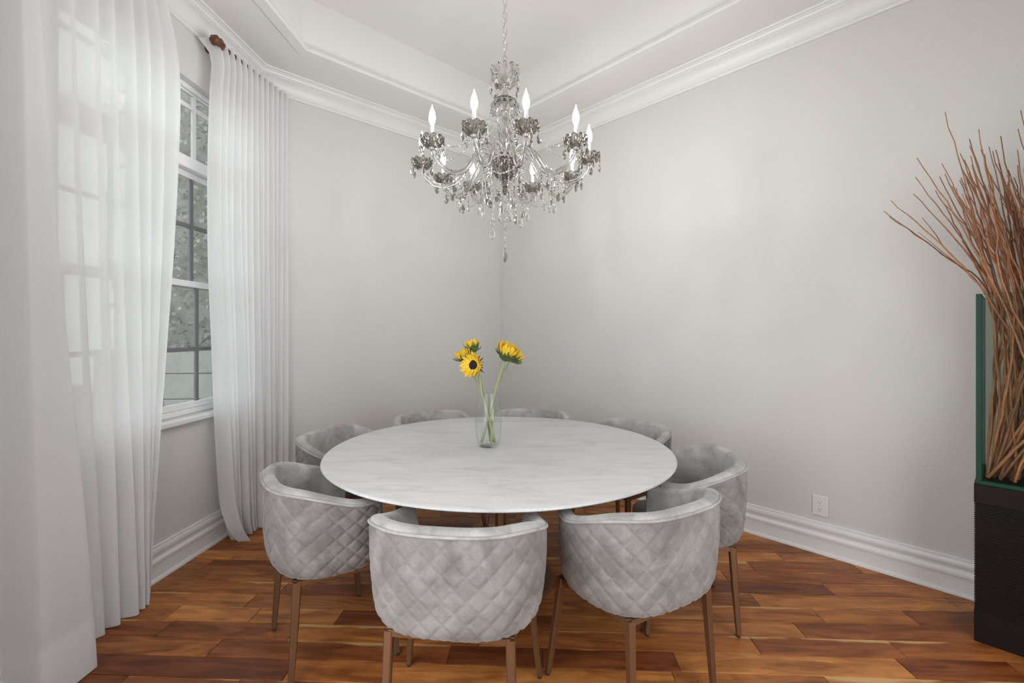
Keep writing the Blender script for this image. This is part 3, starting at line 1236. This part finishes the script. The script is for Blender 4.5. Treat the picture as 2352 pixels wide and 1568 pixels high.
def build_curtains():
    left = [(1.79, .09, 1.70, .21), (1.82, .150, 1.745, .335), (1.865, .160, 1.95, .325), (1.895, .11, 2.02, .17), (1.955, .10, 2.06, .11),
            (2.02, .150, 2.15, .165), (2.055, .10, 2.165, .09), (2.135, .150, 2.225, .18), (2.165, .10, 2.245, .10), (2.21, .145, 2.305, .19), (2.235, .10, 2.325, .11),
            (2.30, .145, 2.355, .19), (2.33, .10, 2.372, .11), (2.37, .145, 2.387, .17), (2.395, .10, 2.398, .10), (2.44, .145, 2.405, .16), (2.47, .10, 2.410, .09), (2.52, .145, 2.415, .15), (2.55, .125, 2.42, .13)]

    def lshift(f, w, z):
        g = max(0.0, (f - 0.45) / 0.55)
        return g * smooth_interp([(0, 0.0), (0.05, 0.07), (0.12, 0.115), (0.25, 0.12), (0.45, 0.10), (0.7, 0.055), (1.0, 0.0)], w), 0.0
    curtain('curtain', 'long sheer white curtain spilling wide onto the floor, covering most of the window', left,
            lambda f, u: ROD_Z - 0.01, lshift)
    right = []
    nP = 13
    for i in range(2 * nP + 1):
        f = i / (2 * nP)
        base = lerp(0.115, 0.185, f)
        amp = 0.036 if i % 2 else -0.036
        st = 2.955 + 0.715 * f
        sb = 3.055 + 0.56 * f
        jit = 0.012 * math.sin(i * 2.3)
        right.append((st, base + amp * 0.9, sb + jit, base + 0.01 + amp * (1.0 + 0.5 * math.sin(i * 1.1))))

    edge = [(0, -0.035), (0.02, 0.0), (0.035, 0.015), (0.10, -0.01), (0.25, -0.045), (0.42, -0.055), (0.6, -0.035), (0.75, -0.025), (0.9, -0.01), (0.97, 0.0), (1.0, 0.045)]

    def shift(f, w, z):
        g = max(0.0, 1 - f / 0.55)
        ds = smooth_interp(edge, w) * g
        dd = 0.0
        if f < 0.10:
            dd = (0.10 - f) / 0.10 * (smooth_interp([(0.0, -0.05), (0.03, 0), (0.9, 0.0), (1.0, 0.09)], w))
        return ds, dd
    curtain('curtain', 'short sheer white curtain panel gathered beside the bare back wall', right,
            lambda f, u: ROD_Z + 0.004 + 0.014 * abs(math.sin(u * PI / 2)), shift)

    def rod(label, s0, s1, d0, d1, finial_first):
        t = thing('curtain_rod', label, 'curtain rod', (wall_c_x(s0) + d0, s0, ROD_Z), 0, 'dark wooden curtain rods')
        o = t.location.copy()

        def pt(f, dz=0.0):
            s = lerp(s0, s1, f)
            return Vector((wall_c_x(s) + lerp(d0, d1, f), s, ROD_Z + dz)) - o
        mb = MB()
        mb.tube([pt(0), pt(0.5), pt(1)], 0.012, 12)
        mb.build('pole', 'rod_wood', t, smooth=True, angle=40)
        n = 12
        for i in range(n):
            f = (i + 0.5) / n
            c = pt(f)
            ring = MB()
            pts = [c + Vector((math.cos(a) * 0.021, 0.004, math.sin(a) * 0.021 - 0.008)) for a in [2 * PI * k / 16 for k in range(17)]]
            ring.tube(pts, 0.0035, 6, caps=False)
            ring.build('ring', 'rod_wood', t, smooth=True)
        # brackets back to the wall
        for f in (0.03, 0.90):
            c = pt(f)
            s = lerp(s0, s1, f)
            mb = MB()
            mb.tube([c + Vector((-0.012, 0, 0)), c + Vector((-lerp(d0, d1, f) * 0.5, 0, 0.004)), c + Vector((-lerp(d0, d1, f) + 0.004, 0, 0.01))], 0.009, 8)
            mb.tube([c + Vector((-lerp(d0, d1, f) + 0.010, 0, 0.01)), c + Vector((-lerp(d0, d1, f) + 0.0005, 0, 0.01))], 0.028, 14)
            mb.build('bracket', 'rod_wood', t, smooth=True, angle=40)
        if finial_first is not None:
            f, sg = (0, -1) if finial_first else (1, 1)
            c = pt(f)
            mb = MB()
            # carved scroll: collar, neck, swelling and a curled leaf tip
            prof = [(0.0, -0.035), (0.016, -0.035), (0.020, -0.025), (0.015, -0.014), (0.013, -0.004), (0.022, 0.014), (0.032, 0.036), (0.034, 0.052), (0.026, 0.070), (0.030, 0.078), (0.031, 0.092), (0.022, 0.108), (0.0, 0.114)]
            M = Matrix.Rotation(-sg * PI / 2 * 1.0, 4, 'X')

            def rm(a, j, r, z):
                return r * (1 + 0.10 * math.cos(6 * a)), z
            mb.lathe(prof, 36, tuple(c), rm, M=M)
            fix_normals(mb.build('finial', 'rod_wood', t, smooth=True, angle=60))
        return t
    rod('dark carved wooden rod holding the short curtain panel', 3.025, 3.665, 0.120, 0.178, True)
    rod('dark carved wooden rod holding the long curtain', 1.80, 2.56, 0.12, 0.12, None)


build_curtains()


# ------------------------------------------------------------------ vase with sunflowers
VASE = Vector((-0.135, 2.655, 0.752))


def build_vase():
    t = thing('vase', 'clear glass vase of water holding sunflowers on the marble table', 'vase', VASE)
    outer = [(0.0, 0.0), (0.050, 0.0), (0.058, 0.004), (0.063, 0.014), (0.070, 0.05), (0.0755, 0.10), (0.0765, 0.145), (0.074, 0.19), (0.0675, 0.24), (0.060, 0.285), (0.0565, 0.306)]
    inner = [(0.0550, 0.306), (0.0583, 0.285), (0.0658, 0.24), (0.0722, 0.19), (0.0745, 0.145), (0.0735, 0.10), (0.068, 0.05), (0.060, 0.022), (0.052, 0.014), (0.0, 0.012)]
    mb = MB()
    mb.lathe(outer + inner, 64)
    fix_normals(mb.build('glass_body', 'vase_glass', t, smooth=True, angle=60))
    mb = MB()
    mb.lathe([(0.0, 0.0135), (0.050, 0.0150), (0.0585, 0.0225), (0.0672, 0.05), (0.0726, 0.10), (0.0737, 0.140), (0.0737, 0.150), (0.0, 0.150)], 48)
    fix_normals(mb.build('water', 'vase_water', t, smooth=True, angle=40))

    # petal (unit along +x from the rim of the disc, opens with cup angle)
    def petal_mesh(cup):
        L, W = 0.046, 0.0085
        rows = []
        nseg = 6
        for i in range(nseg + 1):
            s = i / nseg
            wv = W * (math.sin(PI * min(1, 0.16 + s * 0.84)) ** 0.75) * (1 if s < 0.999 else 0.05)
            ang = cup + 0.35 * (s - 0.5)
            x = 0.024 + L * s * math.cos(ang)
            z = L * s * math.sin(ang)
            rows.append([(x, -wv, z + 0.002), (x, 0, z - 0.001), (x, wv, z + 0.002)])
        mb = MB()
        vv = [p for r in rows for p in r]
        ff = []
        for i in range(nseg):
            for j in range(2):
                ff.append((i * 3 + j, i * 3 + j + 1, (i + 1) * 3 + j + 1, (i + 1) * 3 + j))
        mb.add(vv, ff)
        return mb.mesh('petal', 'petal_yellow', True)

    def sepal_mesh(cup):
        mb = MB()
        vv = []
        for i in range(5):
            s = i / 4
            wv = 0.0062 * (1 - s) ** 0.8 + 0.0002
            ang = cup + 0.5 * s
            x = 0.022 + 0.036 * s * math.cos(ang)
            z = -0.006 + 0.036 * s * math.sin(ang)
            vv += [(x, -wv, z), (x + 0.001, 0, z - 0.0015), (x, wv, z)]
        ff = []
        for i in range(4):
            for j in range(2):
                ff.append((i * 3 + j, i * 3 + j + 1, (i + 1) * 3 + j + 1, (i + 1) * 3 + j))
        mb.add(vv, ff)
        return mb.mesh('sepal', 'sepal_green', True)
    cups = {}
    flowers = [
        # head centre px (x, y), depth, facing, cup angle, scale, disc radius, foot, mid, label
        ((1087, 838), 2.585, (-0.46, -0.88, 0.06), 0.26, 0.90, 0.027, (0.040, -0.012, 0.02), 'sunflower with a dark brown centre turned outward, lowest bloom in the vase'),
        ((1066, 822), 2.70, (-0.42, -0.10, 0.90), 1.05, 0.92, 0.022, (0.030, 0.020, 0.022), 'upward-facing sunflower with spiky sepals behind the dark-centred bloom'),
        ((1087, 800), 2.76, (-0.18, 0.20, 0.96), 1.05, 0.86, 0.022, (0.010, 0.030, 0.022), 'upward-facing sunflower standing highest above the dark-centred bloom'),
        ((1163, 816), 2.66, (0.34, -0.16, 0.92), 1.0, 1.22, 0.026, (-0.040, -0.006, 0.022), 'largest sunflower, tilted upward on the thick pale stem'),
        ((1178, 822), 2.76, (0.58, 0.30, 0.74), 0.85, 0.95, 0.022, (0.018, -0.026, 0.022), 'sunflower peeking from behind the largest bloom'),
    ]
    rnd = random.Random(12)
    for (px, py), Y, face, cup, scl, dr, foot, lab in flowers:
        head = Vector(((px - 1176) / F_PX * Y, Y, EYE - (py - HORIZON) / F_PX * Y))
        fz = Vector(face).normalized()
        ft = thing('sunflower', lab, 'sunflower', (VASE.x + foot[0], VASE.y + foot[1], VASE.z + foot[2]), 0, 'sunflowers in the glass vase')
        o = ft.location.copy()
        hl = head - o
        # stem passes through the vase mouth
        mouth = Vector((VASE.x, VASE.y, VASE.z + 0.30)) + Vector((max(-0.034, min(0.034, (head.x - VASE.x) * 0.45)), max(-0.03, min(0.03, (head.y - VASE.y) * 0.4)), 0)) - o
        pts = spline([Vector((0, 0, 0)), lerp(Vector((0, 0, 0)), mouth, 0.5) + Vector((rnd.uniform(-.003, .003), rnd.uniform(-.003, .003), 0)), mouth, lerp(mouth, hl - fz * 0.05, 0.62), hl - fz * 0.036, hl - fz * 0.012], 6)
        mb = MB()
        mb.tube(pts, lambda s: 0.0068 + 0.0006 * math.sin(s * 40) + (0.004 * max(0, (s - 0.88) / 0.12)), 10)
        stem = mb.build('stem', 'stem_green', ft, smooth=True)
        # small leaf scars along the stem
        nb = MB()
        for s in (0.35, 0.5, 0.62, 0.72, 0.82):
            p = pts[int(s * (len(pts) - 1))]
            a = rnd.uniform(0, 2 * PI)
            d = Vector((math.cos(a), math.sin(a), 0.3))
            nb.tube([p + d * 0.004, p + d * 0.0105], lambda q: 0.0026 - 0.0012 * q, 6)
        nb.build('leaf_scar', 'stem_green', stem, smooth=True)
        # head frame
        xa = fz.orthogonal().normalized()
        ya = fz.cross(xa)
        M = Matrix(((xa.x, ya.x, fz.x, hl.x), (xa.y, ya.y, fz.y, hl.y), (xa.z, ya.z, fz.z, hl.z), (0, 0, 0, 1))) @ Matrix.Scale(scl * 1.27, 4)
        mb = MB()
        mb.lathe([(0.0, 0.007), (dr * 0.5, 0.0065), (dr * 0.85, 0.003), (dr, -0.002), (dr * 0.9, -0.006), (0, -0.006)], 28)
        disc = fix_normals(mb.build('seed_disc', 'disc_dark', ft, smooth=True))
        disc.matrix_local = M
        mb = MB()
        mb.lathe([(0.0, -0.022), (0.010, -0.021), (0.022, -0.014), (0.028, -0.006), (0.026, 0.0), (0.0, -0.001)], 20)
        cal = fix_normals(mb.build('calyx', 'sepal_green', ft, smooth=True))
        cal.matrix_local = M
        if cup not in cups:
            cups[cup] = (petal_mesh(cup), petal_mesh(cup + 0.22), sepal_mesh(cup - 0.25), sepal_mesh(cup - 0.9))
        pm, pm2, sm, sm2 = cups[cup]
        np_ = 19
        for i in range(np_):
            for ring, me in ((0, pm), (1, pm2)):
                a = 2 * PI * (i + 0.5 * ring) / np_ + rnd.uniform(-0.07, 0.07)
                pe = link('petal', me, ft)
                pe.matrix_local = M @ Matrix.Rotation(a, 4, 'Z') @ Matrix.Rotation(rnd.uniform(-0.12, 0.12), 4, 'Y') @ Matrix.Scale(rnd.uniform(0.88, 1.08) * (1 - 0.06 * ring), 4)
        for i in range(17):
            for ring, me in ((0, sm), (1, sm2)):
                a = 2 * PI * (i + 0.5 * ring) / 17 + rnd.uniform(-0.1, 0.1)
                se = link('sepal', me, ft)
                se.matrix_local = M @ Matrix.Rotation(a, 4, 'Z') @ Matrix.Rotation(rnd.uniform(-0.25, 0.25), 4, 'Y') @ Matrix.Scale(rnd.uniform(0.85, 1.15), 4)


build_vase()


# ------------------------------------------------------------------ glass tank on its pedestal, twigs
F0 = Vector((2.107, 2.109))


def build_tank():
    LEN, DEP = 0.62, 0.40
    rz = math.atan2(TA.y, TA.x)       # local x along the wall, local y towards the wall (B)
    ped = thing('pedestal', 'black ribbed pedestal under the glass tank', 'pedestal', (F0.x, F0.y, 0), rz)
    mb = MB()
    mb.bbox(0.004, LEN - 0.004, 0.006, DEP, 0.0, 0.70, 0.003)
    mb.build('cabinet_body', 'pedestal_black', ped)
    mb = MB()
    mb.bbox(0, LEN, 0, DEP + 0.004, 0.628, 0.715, 0.002)
    mb.build('top_band', 'pedestal_black', ped)
    mb = MB()
    mb.bbox(0, LEN, 0, DEP + 0.004, 0.0, 0.138, 0.002)
    mb.build('plinth', 'pedestal_black', ped)
    mb = MB()
    n = 50
    for i in range(n):
        z0 = lerp(0.139, 0.627, i / n)
        z1 = lerp(0.139, 0.627, (i + 1) / n)
        mb.bbox(0.0005, LEN - 0.0005, 0.001, 0.0065, z0 + 0.0018, z1 - 0.0018, 0.0012)
    mb.build('ribbed_panel', 'pedestal_black', ped)

    tank = thing('glass_tank', 'tall open glass tank filled with brown twigs on the black pedestal', 'tank', (F0.x, F0.y, 0.715), rz)
    TH = 0.018
    o = 0.006
    x0, x1, y0, y1, h = o, LEN - o, o, DEP - o, 0.864

    def pane(x0, x1, y0, y1, z0, z1, thin_axis):
        m = MB()
        m.bbox(x0, x1, y0, y1, z0, z1, 0.0008)
        p = m.build('pane', ['tank_glass', 'tank_edge'], tank)
        for pl in p.data.polygons:
            nrm = pl.normal
            if abs(nrm[thin_axis]) < 0.9:
                pl.material_index = 1
        return p
    pane(x0, x1, y0, y1, 0.0, 0.016, 2)
    pane(x0 + TH + 0.0005, x1 - TH - 0.0005, y0, y0 + TH * 0.6, 0.0165, h, 1)
    pane(x0 + TH + 0.0005, x1 - TH - 0.0005, y1 - TH * 0.6, y1, 0.0165, h, 1)
    pane(x0, x0 + TH, y0, y1, 0.0165, h, 0)
    pane(x1 - TH, x1, y0, y1, 0.0165, h, 0)

    # twigs
    rnd = random.Random(99)
    c, s = math.cos(rz), math.sin(rz)

    def W(a, b, z):
        return Vector((F0.x + a * c - b * s, F0.y + a * s + b * c, z))
    for i in range(150):
        f = (i + 0.5) / 150
        a0 = rnd.uniform(0.05, 0.50)
        if i % 4 == 0:
            a0 = rnd.uniform(0.04, 0.16)
        b0 = rnd.uniform(0.05, 0.34)
        if i % 5 == 2:
            a0 = max(0.04, min(0.56, 0.04 + 0.50 * f + rnd.choice((-0.3, 0.3))))
        ar = 0.040 + 0.50 * f + rnd.uniform(-0.02, 0.02)
        ar = max(0.035, min(0.57, ar))
        br = rnd.uniform(0.06, 0.34)
        far = rnd.random()
        # the leftmost few arch far out
        if i < 8:
            at = -0.36 + 0.035 * i + rnd.uniform(-0.02, 0.02)
            zt = 2.02 + 0.03 * i + rnd.uniform(-0.04, 0.10)
        else:
            at = ar + (f - 0.45) * 0.28 + rnd.gauss(0, 0.06) - 0.05
            at = max(-0.18, at)
            zt = rnd.uniform(2.05, 2.36) + (0.16 if rnd.random() < 0.10 else 0)
        bt = max(0.02, min(0.40, br + rnd.uniform(-0.12, 0.10)))
        zr = 1.579
        p0 = W(a0, b0, 0.738)
        pr = W(ar, br, zr)
        mid = W(lerp(a0, ar, 0.5) + rnd.uniform(-0.03, 0.03), lerp(b0, br, 0.5), lerp(0.738, zr, 0.5))
        q1 = W(lerp(ar, at, 0.45), lerp(br, bt, 0.5), lerp(zr, zt, 0.5))
        p1 = W(at, bt, zt)
        base = spline([p0, mid, pr, q1, p1], 6)
        pts = []
        for k, p in enumerate(base):
            j = 0.0026 if 0 < k < len(base) - 1 else 0
            pts.append(p + Vector((rnd.gauss(0, j), rnd.gauss(0, j), 0)) - p0)
        r0 = rnd.uniform(0.0050, 0.0076)
        t = link('twig', None, None, p0)
        mb = MB()
        mb.tube(pts, lambda q, r0=r0: lerp(r0, 0.0017, q ** 1.1), 6)
        fork = rnd.random() < 0.55
        if i < 8:
            tag(t, 'slender brown twig arching far out over the rim of the glass tank', 'twig', 'arching twigs in the glass tank')
        elif fork:
            tag(t, 'brown twig with a forked side shoot, bunched upright in the glass tank', 'twig', 'forked twigs in the glass tank')
        else:
            tag(t, 'straight unforked brown twig bunched upright in the glass tank', 'twig', 'straight twigs in the glass tank')
        t.empty_display_size = 0.05
        mb.build('shoot', 'twig_bark', t, smooth=True)
        if fork:
            k = rnd.randint(len(pts) // 2 + 2, len(pts) - 6)
            d = (pts[k + 1] - pts[k - 1]).normalized()
            side = Vector((rnd.uniform(-1, 1), rnd.uniform(-0.5, 0.5), 0.3))
            L = rnd.uniform(0.12, 0.3)
            e = (d + side * 0.22).normalized()
            br_ = MB()
            br_.tube(spline([pts[k], pts[k] + e * L * 0.4, pts[k] + (e + d * 0.5).normalized() * L], 4), lambda q: lerp(0.0026, 0.0011, q), 5)
            br_.build('side_shoot', 'twig_bark', t, smooth=True)


build_tank()


# ------------------------------------------------------------------ outlet
def build_outlet():
    # on the right wall at image x ~ 1884
    k = (1884 - 1176) / F_PX
    d = P_AB.dot(NB)
    Y = d / (k * NB.x + NB.y)
    rz = math.atan2(TA.y, TA.x)
    t = thing('wall_outlet', 'white duplex electrical outlet plate on the right wall', 'outlet', (k * Y, Y, EYE - (1161 - HORIZON) / F_PX * Y), rz)
    # local x along wall (towards the tank), local -y into the room
    mb = MB()
    mb.bbox(-0.043, 0.043, -0.008, 0.0, -0.064, 0.064, 0.0028)
    mb.build('cover_plate', 'plate_white', t)
    for zc in (0.0225, -0.0235):
        mb = MB()
        n = 24
        v = []
        for y in (-0.0102, -0.005):
            for i in range(n):
                a = 2 * PI * i / n
                v.append((0.0172 * math.cos(a), y, zc + max(-0.0145, min(0.0145, 0.0172 * math.sin(a)))))
        f = [tuple(range(n)), tuple(reversed(range(n, 2 * n)))] + [(i, n + i, n + (i + 1) % n, (i + 1) % n) for i in range(n)]
        mb.add(v, f)
        r = fix_normals(mb.build('receptacle', 'plate_white', t))
        m = MB()
        m.bbox(-0.0080, -0.0055, -0.0108, -0.0098, zc + 0.000, zc + 0.0095, 0.0004)
        m.build('slot', 'slot_dark', r)
        m = MB()
        m.bbox(0.0055, 0.0080, -0.0108, -0.0098, zc + 0.0008, zc + 0.0088, 0.0004)
        m.build('slot', 'slot_dark', r)
        m = MB()
        m.lathe([(0, 0.0006), (0.0026, 0.0006), (0.0026, -0.0006), (0, -0.0006)], 12, (0, -0.0103, zc - 0.0075), M=Matrix.Rotation(PI / 2, 4, 'X'))
        fix_normals(m.build('ground_hole', 'slot_dark', r))
    m = MB()
    m.lathe([(0, 0.001), (0.0022, 0.0008), (0.003, -0.001), (0, -0.001)], 12, (0, -0.0085, 0), M=Matrix.Rotation(PI / 2, 4, 'X'))
    fix_normals(m.build('screw', 'chrome', t))


build_outlet()


# ------------------------------------------------------------------ chandelier
CHX, CHY = -0.040, 2.63


def build_chandelier():
    t = thing('chandelier', 'smoky crystal chandelier with ten lit candle bulbs hanging over the table', 'chandelier', (CHX, CHY, TRAY_TOP))
    Z = lambda z: z - TRAY_TOP
    # canopy and chain
    mb = MB()
    mb.lathe([(0.0, Z(3.838)), (0.065, Z(3.838)), (0.066, Z(3.83)), (0.05, Z(3.81)), (0.02, Z(3.80)), (0.008, Z(3.785)), (0, Z(3.785))], 32)
    fix_normals(mb.build('canopy', 'chrome', t, smooth=True, angle=40))

    def link_mesh():
        m = MB()
        pts = []
        n = 20
        for i in range(n + 1):
            a = 2 * PI * i / n
            x = 0.0112 * math.cos(a)
            z = math.copysign(abs(math.sin(a)) ** 0.75, math.sin(a)) * 0.011 + (0.014 if math.sin(a) > 0 else -0.014) * (1 if abs(math.sin(a)) > 1e-6 else 0)
            pts.append((x, 0, z))
        m.tube(pts, 0.0031, 7, caps=False)
        return m.mesh('chain_link', 'chrome', True)
    lm = link_mesh()
    z = 3.775
    k = 0
    while z > 2.905:
        o = link('chain_link', lm, t, (0, 0, Z(z)), 0.35 + (PI / 2 if k % 2 else 0))
        z -= 0.041
        k += 1

    # scalloped cut-glass dishes
    def dish(mb, r, h, zc, n=60, lobes=10, flip=False, cut=0.10, center=(0, 0)):
        prof_o = [(0.012, 0.0), (r * 0.45, 0.04 * h), (r * 0.78, 0.28 * h), (r * 0.97, 0.62 * h), (r, h)]
        prof_i = [(r * 0.95, h), (r * 0.91, 0.66 * h), (r * 0.72, 0.36 * h), (r * 0.42, 0.14 * h), (0.012, 0.10 * h)]

        def rm(a, j, rr, zz):
            kk = rr / r
            s = abs(math.cos(lobes * a / 2))
            ph = (j % 2) * PI / lobes
            s2 = abs(math.cos(lobes * (a + ph) / 2))
            rr2 = rr * (1 + cut * kk * (s2 - 0.6))
            z2 = zz + (0.16 * h * kk * (s - 0.5) if 3 <= j <= 6 else 0)
            return rr2, zc + (-z2 if flip else z2)
        mb.lathe(prof_o + prof_i + [prof_o[0]], n, (*center, 0), rm)
    mb = MB()
    dish(mb, 0.082, 0.105, Z(2.790), lobes=12)
    fix_normals(mb.build('crown_cup', 'crystal', t))
    mb = MB()
    mb.lathe([(0, Z(2.905)), (0.008, Z(2.905)), (0.008, Z(2.80)), (0.022, Z(2.795)), (0.023, Z(2.745)), (0.012, Z(2.74)), (0.008, Z(2.66)), (0.008, Z(2.30)), (0, Z(2.30))], 16)
    fix_normals(mb.build('centre_rod', 'chrome', t, smooth=True, angle=40))
    mb = MB()
    dish(mb, 0.082, 0.085, Z(2.742), lobes=12, flip=True)
    fix_normals(mb.build('upper_dish', 'crystal', t))
    mb = MB()

    def cutbody(a, j, r, z):
        return r * (1 + 0.07 * (abs(math.cos(5 * a + (j % 2) * PI / 2)) - 0.6)), z
    mb.lathe([(0.009, Z(2.662)), (0.030, Z(2.655)), (0.043, Z(2.630)), (0.047, Z(2.600)), (0.043, Z(2.560)), (0.035, Z(2.520)), (0.028, Z(2.480)), (0.024, Z(2.445)), (0.030, Z(2.425)), (0.009, Z(2.42)), (0.009, Z(2.662))], 40, (0, 0, 0), cutbody)
    fix_normals(mb.build('baluster', 'crystal', t))
    mb = MB()
    mb.lathe([(0, Z(2.425)), (0.05, Z(2.42)), (0.062, Z(2.405)), (0.064, Z(2.385)), (0.052, Z(2.372)), (0, Z(2.370))], 40)
    fix_normals(mb.build('arm_hub', 'chrome', t, smooth=True, angle=40))
    mb = MB()
    dish(mb, 0.072, 0.105, Z(2.265), lobes=14, cut=0.14)
    fix_normals(mb.build('hub_bowl', 'crystal_smoke', t))
    mb = MB()
    mb.lathe([(0, Z(2.27)), (0.014, Z(2.265)), (0.020, Z(2.245)), (0.012, Z(2.225)), (0.016, Z(2.21)), (0.010, Z(2.19)), (0, Z(2.185))], 10)
    fix_normals(mb.build('hub_finial', 'crystal_smoke', t))

    # crystal pieces
    def drop_into(mb, top, L, Wd, turn=0.0, flat=0.62):
        prof = [(0.0, 0.0), (0.12, -0.06), (0.34, -0.28), (0.50, -0.52), (0.52, -0.70), (0.38, -0.88), (0.14, -0.985), (0.0, -1.0)]
        n = 8
        v0 = len(mb.v)
        mb.lathe([(r * Wd, z * L) for r, z in prof], n)
        ct, st = math.cos(turn), math.sin(turn)
        for i in range(v0, len(mb.v)):
            x, y, z = mb.v[i]
            y *= flat
            mb.v[i] = (top[0] + x * ct - y * st, top[1] + x * st + y * ct, top[2] + z)

    def bead_into(mb, c, r, turn=0.0):
        v0 = len(mb.v)
        mb.lathe([(0.0, 1.0), (0.72, 0.62), (1.0, 0.0), (0.72, -0.62), (0.0, -1.0)], 6)
        ct, st = math.cos(turn), math.sin(turn)
        for i in range(v0, len(mb.v)):
            x, y, z = mb.v[i]
            y *= 0.65
            mb.v[i] = (c[0] + (x * ct - y * st) * r, c[1] + (x * st + y * ct) * r, c[2] + z * r)
    rnd = random.Random(5)

    def pendant(name, top, nbeads, L, Wd, parent, smoke=True, br=0.0068):
        mb = MB()
        z = 0.0
        mb.tube([(0, 0, 0.004), (0, 0, -nbeads * br * 2.25 - 0.002)], 0.0008, 4)
        for _ in range(nbeads):
            bead_into(mb, (0, 0, z - br), br, rnd.uniform(0, PI))
            z -= br * 2.25
        drop_into(mb, (0, 0, z), L, Wd, rnd.uniform(0, PI))
        return mb.build(name, 'crystal_smoke' if smoke else 'crystal', parent, loc=top)

    def strand(name, p, q, sag, n, parent, r=0.0058, smoke=False):
        mb = MB()
        p, q = Vector(p), Vector(q)
        pts = []
        for i in range(n + 1):
            f = i / n
            c = p.lerp(q, f)
            c.z -= sag * 4 * f * (1 - f)
            pts.append(c)
            bead_into(mb, c, r, rnd.uniform(0, PI))
        mb.tube(pts, 0.0007, 4)
        return mb.build(name, 'crystal_smoke' if smoke else 'crystal', parent)

    # arms
    angs = [-152, -124, -90, -50, -17, 13, 50, 80, 119, 158]
    R = 0.472
    arm_prof = [(0.012, 2.392), (0.045, 2.398), (0.085, 2.425), (0.130, 2.438), (0.175, 2.408), (0.215, 2.345), (0.265, 2.272), (0.335, 2.236), (0.405, 2.250), (0.452, 2.290), (R, 2.330)]
    for i, a in enumerate(angs):
        th = math.radians(a)
        dx, dy = math.sin(th), -math.cos(th)

        def at(r, z, side=0.0):
            return Vector((dx * r - dy * side, dy * r + dx * side, Z(z)))
        mb = MB()
        pts = spline([at(r, z) for r, z in arm_prof], 5)
        mb.tube(pts, 0.0112, 12, rmod=lambda aa, s: 1 + 0.16 * math.cos(4 * aa + s * 30))
        arm = mb.build('arm', 'crystal', t, smooth=True)
        c = at(R, 0)
        cx, cyy = c.x, c.y
        mb = MB()
        dish(mb, 0.061, 0.052, Z(2.330), lobes=10, center=(cx, cyy), n=50)
        fix_normals(mb.build('bobeche', 'crystal_smoke', arm))
        mb = MB()
        mb.lathe([(0, Z(2.322)), (0.012, Z(2.322)), (0.018, Z(2.332)), (0.012, Z(2.345)), (0.0098, Z(2.350)), (0.0098, Z(2.446)), (0.008, Z(2.449)), (0, Z(2.449))], 16, (cx, cyy, 0))
        fix_normals(mb.build('candle_sleeve', 'candle_sleeve', arm, smooth=True, angle=40))
        mb = MB()
        mb.lathe([(0, Z(2.447)), (0.0085, Z(2.449)), (0.014, Z(2.462)), (0.0175, Z(2.482)), (0.0130, Z(2.511)), (0.005, Z(2.531)), (0, Z(2.550))], 10, (cx, cyy, 0))
        fix_normals(mb.build('bulb', 'bulb_glow', arm, smooth=True))
        for k in range(5):
            aa = 2 * PI * k / 5 + rnd.uniform(-0.2, 0.2)
            px, py = cx + 0.060 * math.cos(aa), cyy + 0.060 * math.sin(aa)
            pendant('crystal_drop', (px, py, Z(2.372)), 2, rnd.uniform(0.048, 0.058), 0.027, arm, smoke=rnd.random() < 0.75)
        # drops under the bend of the arm
        for r, z, nb in ((0.335, 2.224, 2), (0.265, 2.26, 5), (0.30, 2.24, 2)):
            p = at(r, z, rnd.uniform(-0.012, 0.012))
            pendant('crystal_drop', tuple(p), nb + rnd.randint(0, 2), rnd.uniform(0.05, 0.06), 0.029, arm, smoke=rnd.random() < 0.7)
        # bead swag from the upper dish down to the bobeche
        strand('bead_strand', at(0.078, 2.662), at(R - 0.075, 2.365), 0.075, 34, t)
        # garland to the next arm
        a2 = math.radians(angs[(i + 1) % len(angs)])
        p2 = Vector((math.sin(a2) * 0.36, -math.cos(a2) * 0.36, Z(2.245)))
        strand('bead_strand', at(0.36, 2.245), p2, 0.055, 20, t, r=0.0052)
        # strings hanging straight down round the hub
        p = at(0.105, 2.375)
        L = rnd.choice((0.12, 0.16, 0.20))
        strand('bead_strand', p, p + Vector((0, 0, -L)), 0, int(L / 0.0135), t)
        pendant('crystal_drop', tuple(p + Vector((0, 0, -L - 0.006))), 1, 0.062, 0.032, t, smoke=True)
        # lower ring of strings
        p = at(0.07 + 0.02 * (i % 2), 2.30)
        L = rnd.choice((0.16, 0.22, 0.27, 0.29)) if i % 2 else rnd.uniform(0.10, 0.2)
        strand('bead_strand', p, p + Vector((0, 0, -L)), 0, int(L / 0.0135), t)
        pendant('crystal_drop', tuple(p + Vector((0, 0, -L - 0.006))), 1, 0.066, 0.034, t, smoke=rnd.random() < 0.6)
    # crown pendants
    for k in range(7):
        aa = 2 * PI * k / 7 + 0.5
        pendant('crystal_drop', (0.080 * math.cos(aa), 0.080 * math.sin(aa), Z(2.845)), 2, 0.062, 0.034, t, smoke=k % 2 == 0)
    # long centre string
    strand('bead_strand', (0, 0, Z(2.185)), (0, 0, Z(1.885)), 0, 24, t, r=0.0068)
    strand('bead_strand', (0.012, -0.01, Z(2.19)), (0.006, -0.006, Z(1.95)), 0, 19, t, r=0.0062)
    pendant('crystal_drop', (0, 0, Z(1.885)), 1, 0.066, 0.036, t, smoke=True)


build_chandelier()
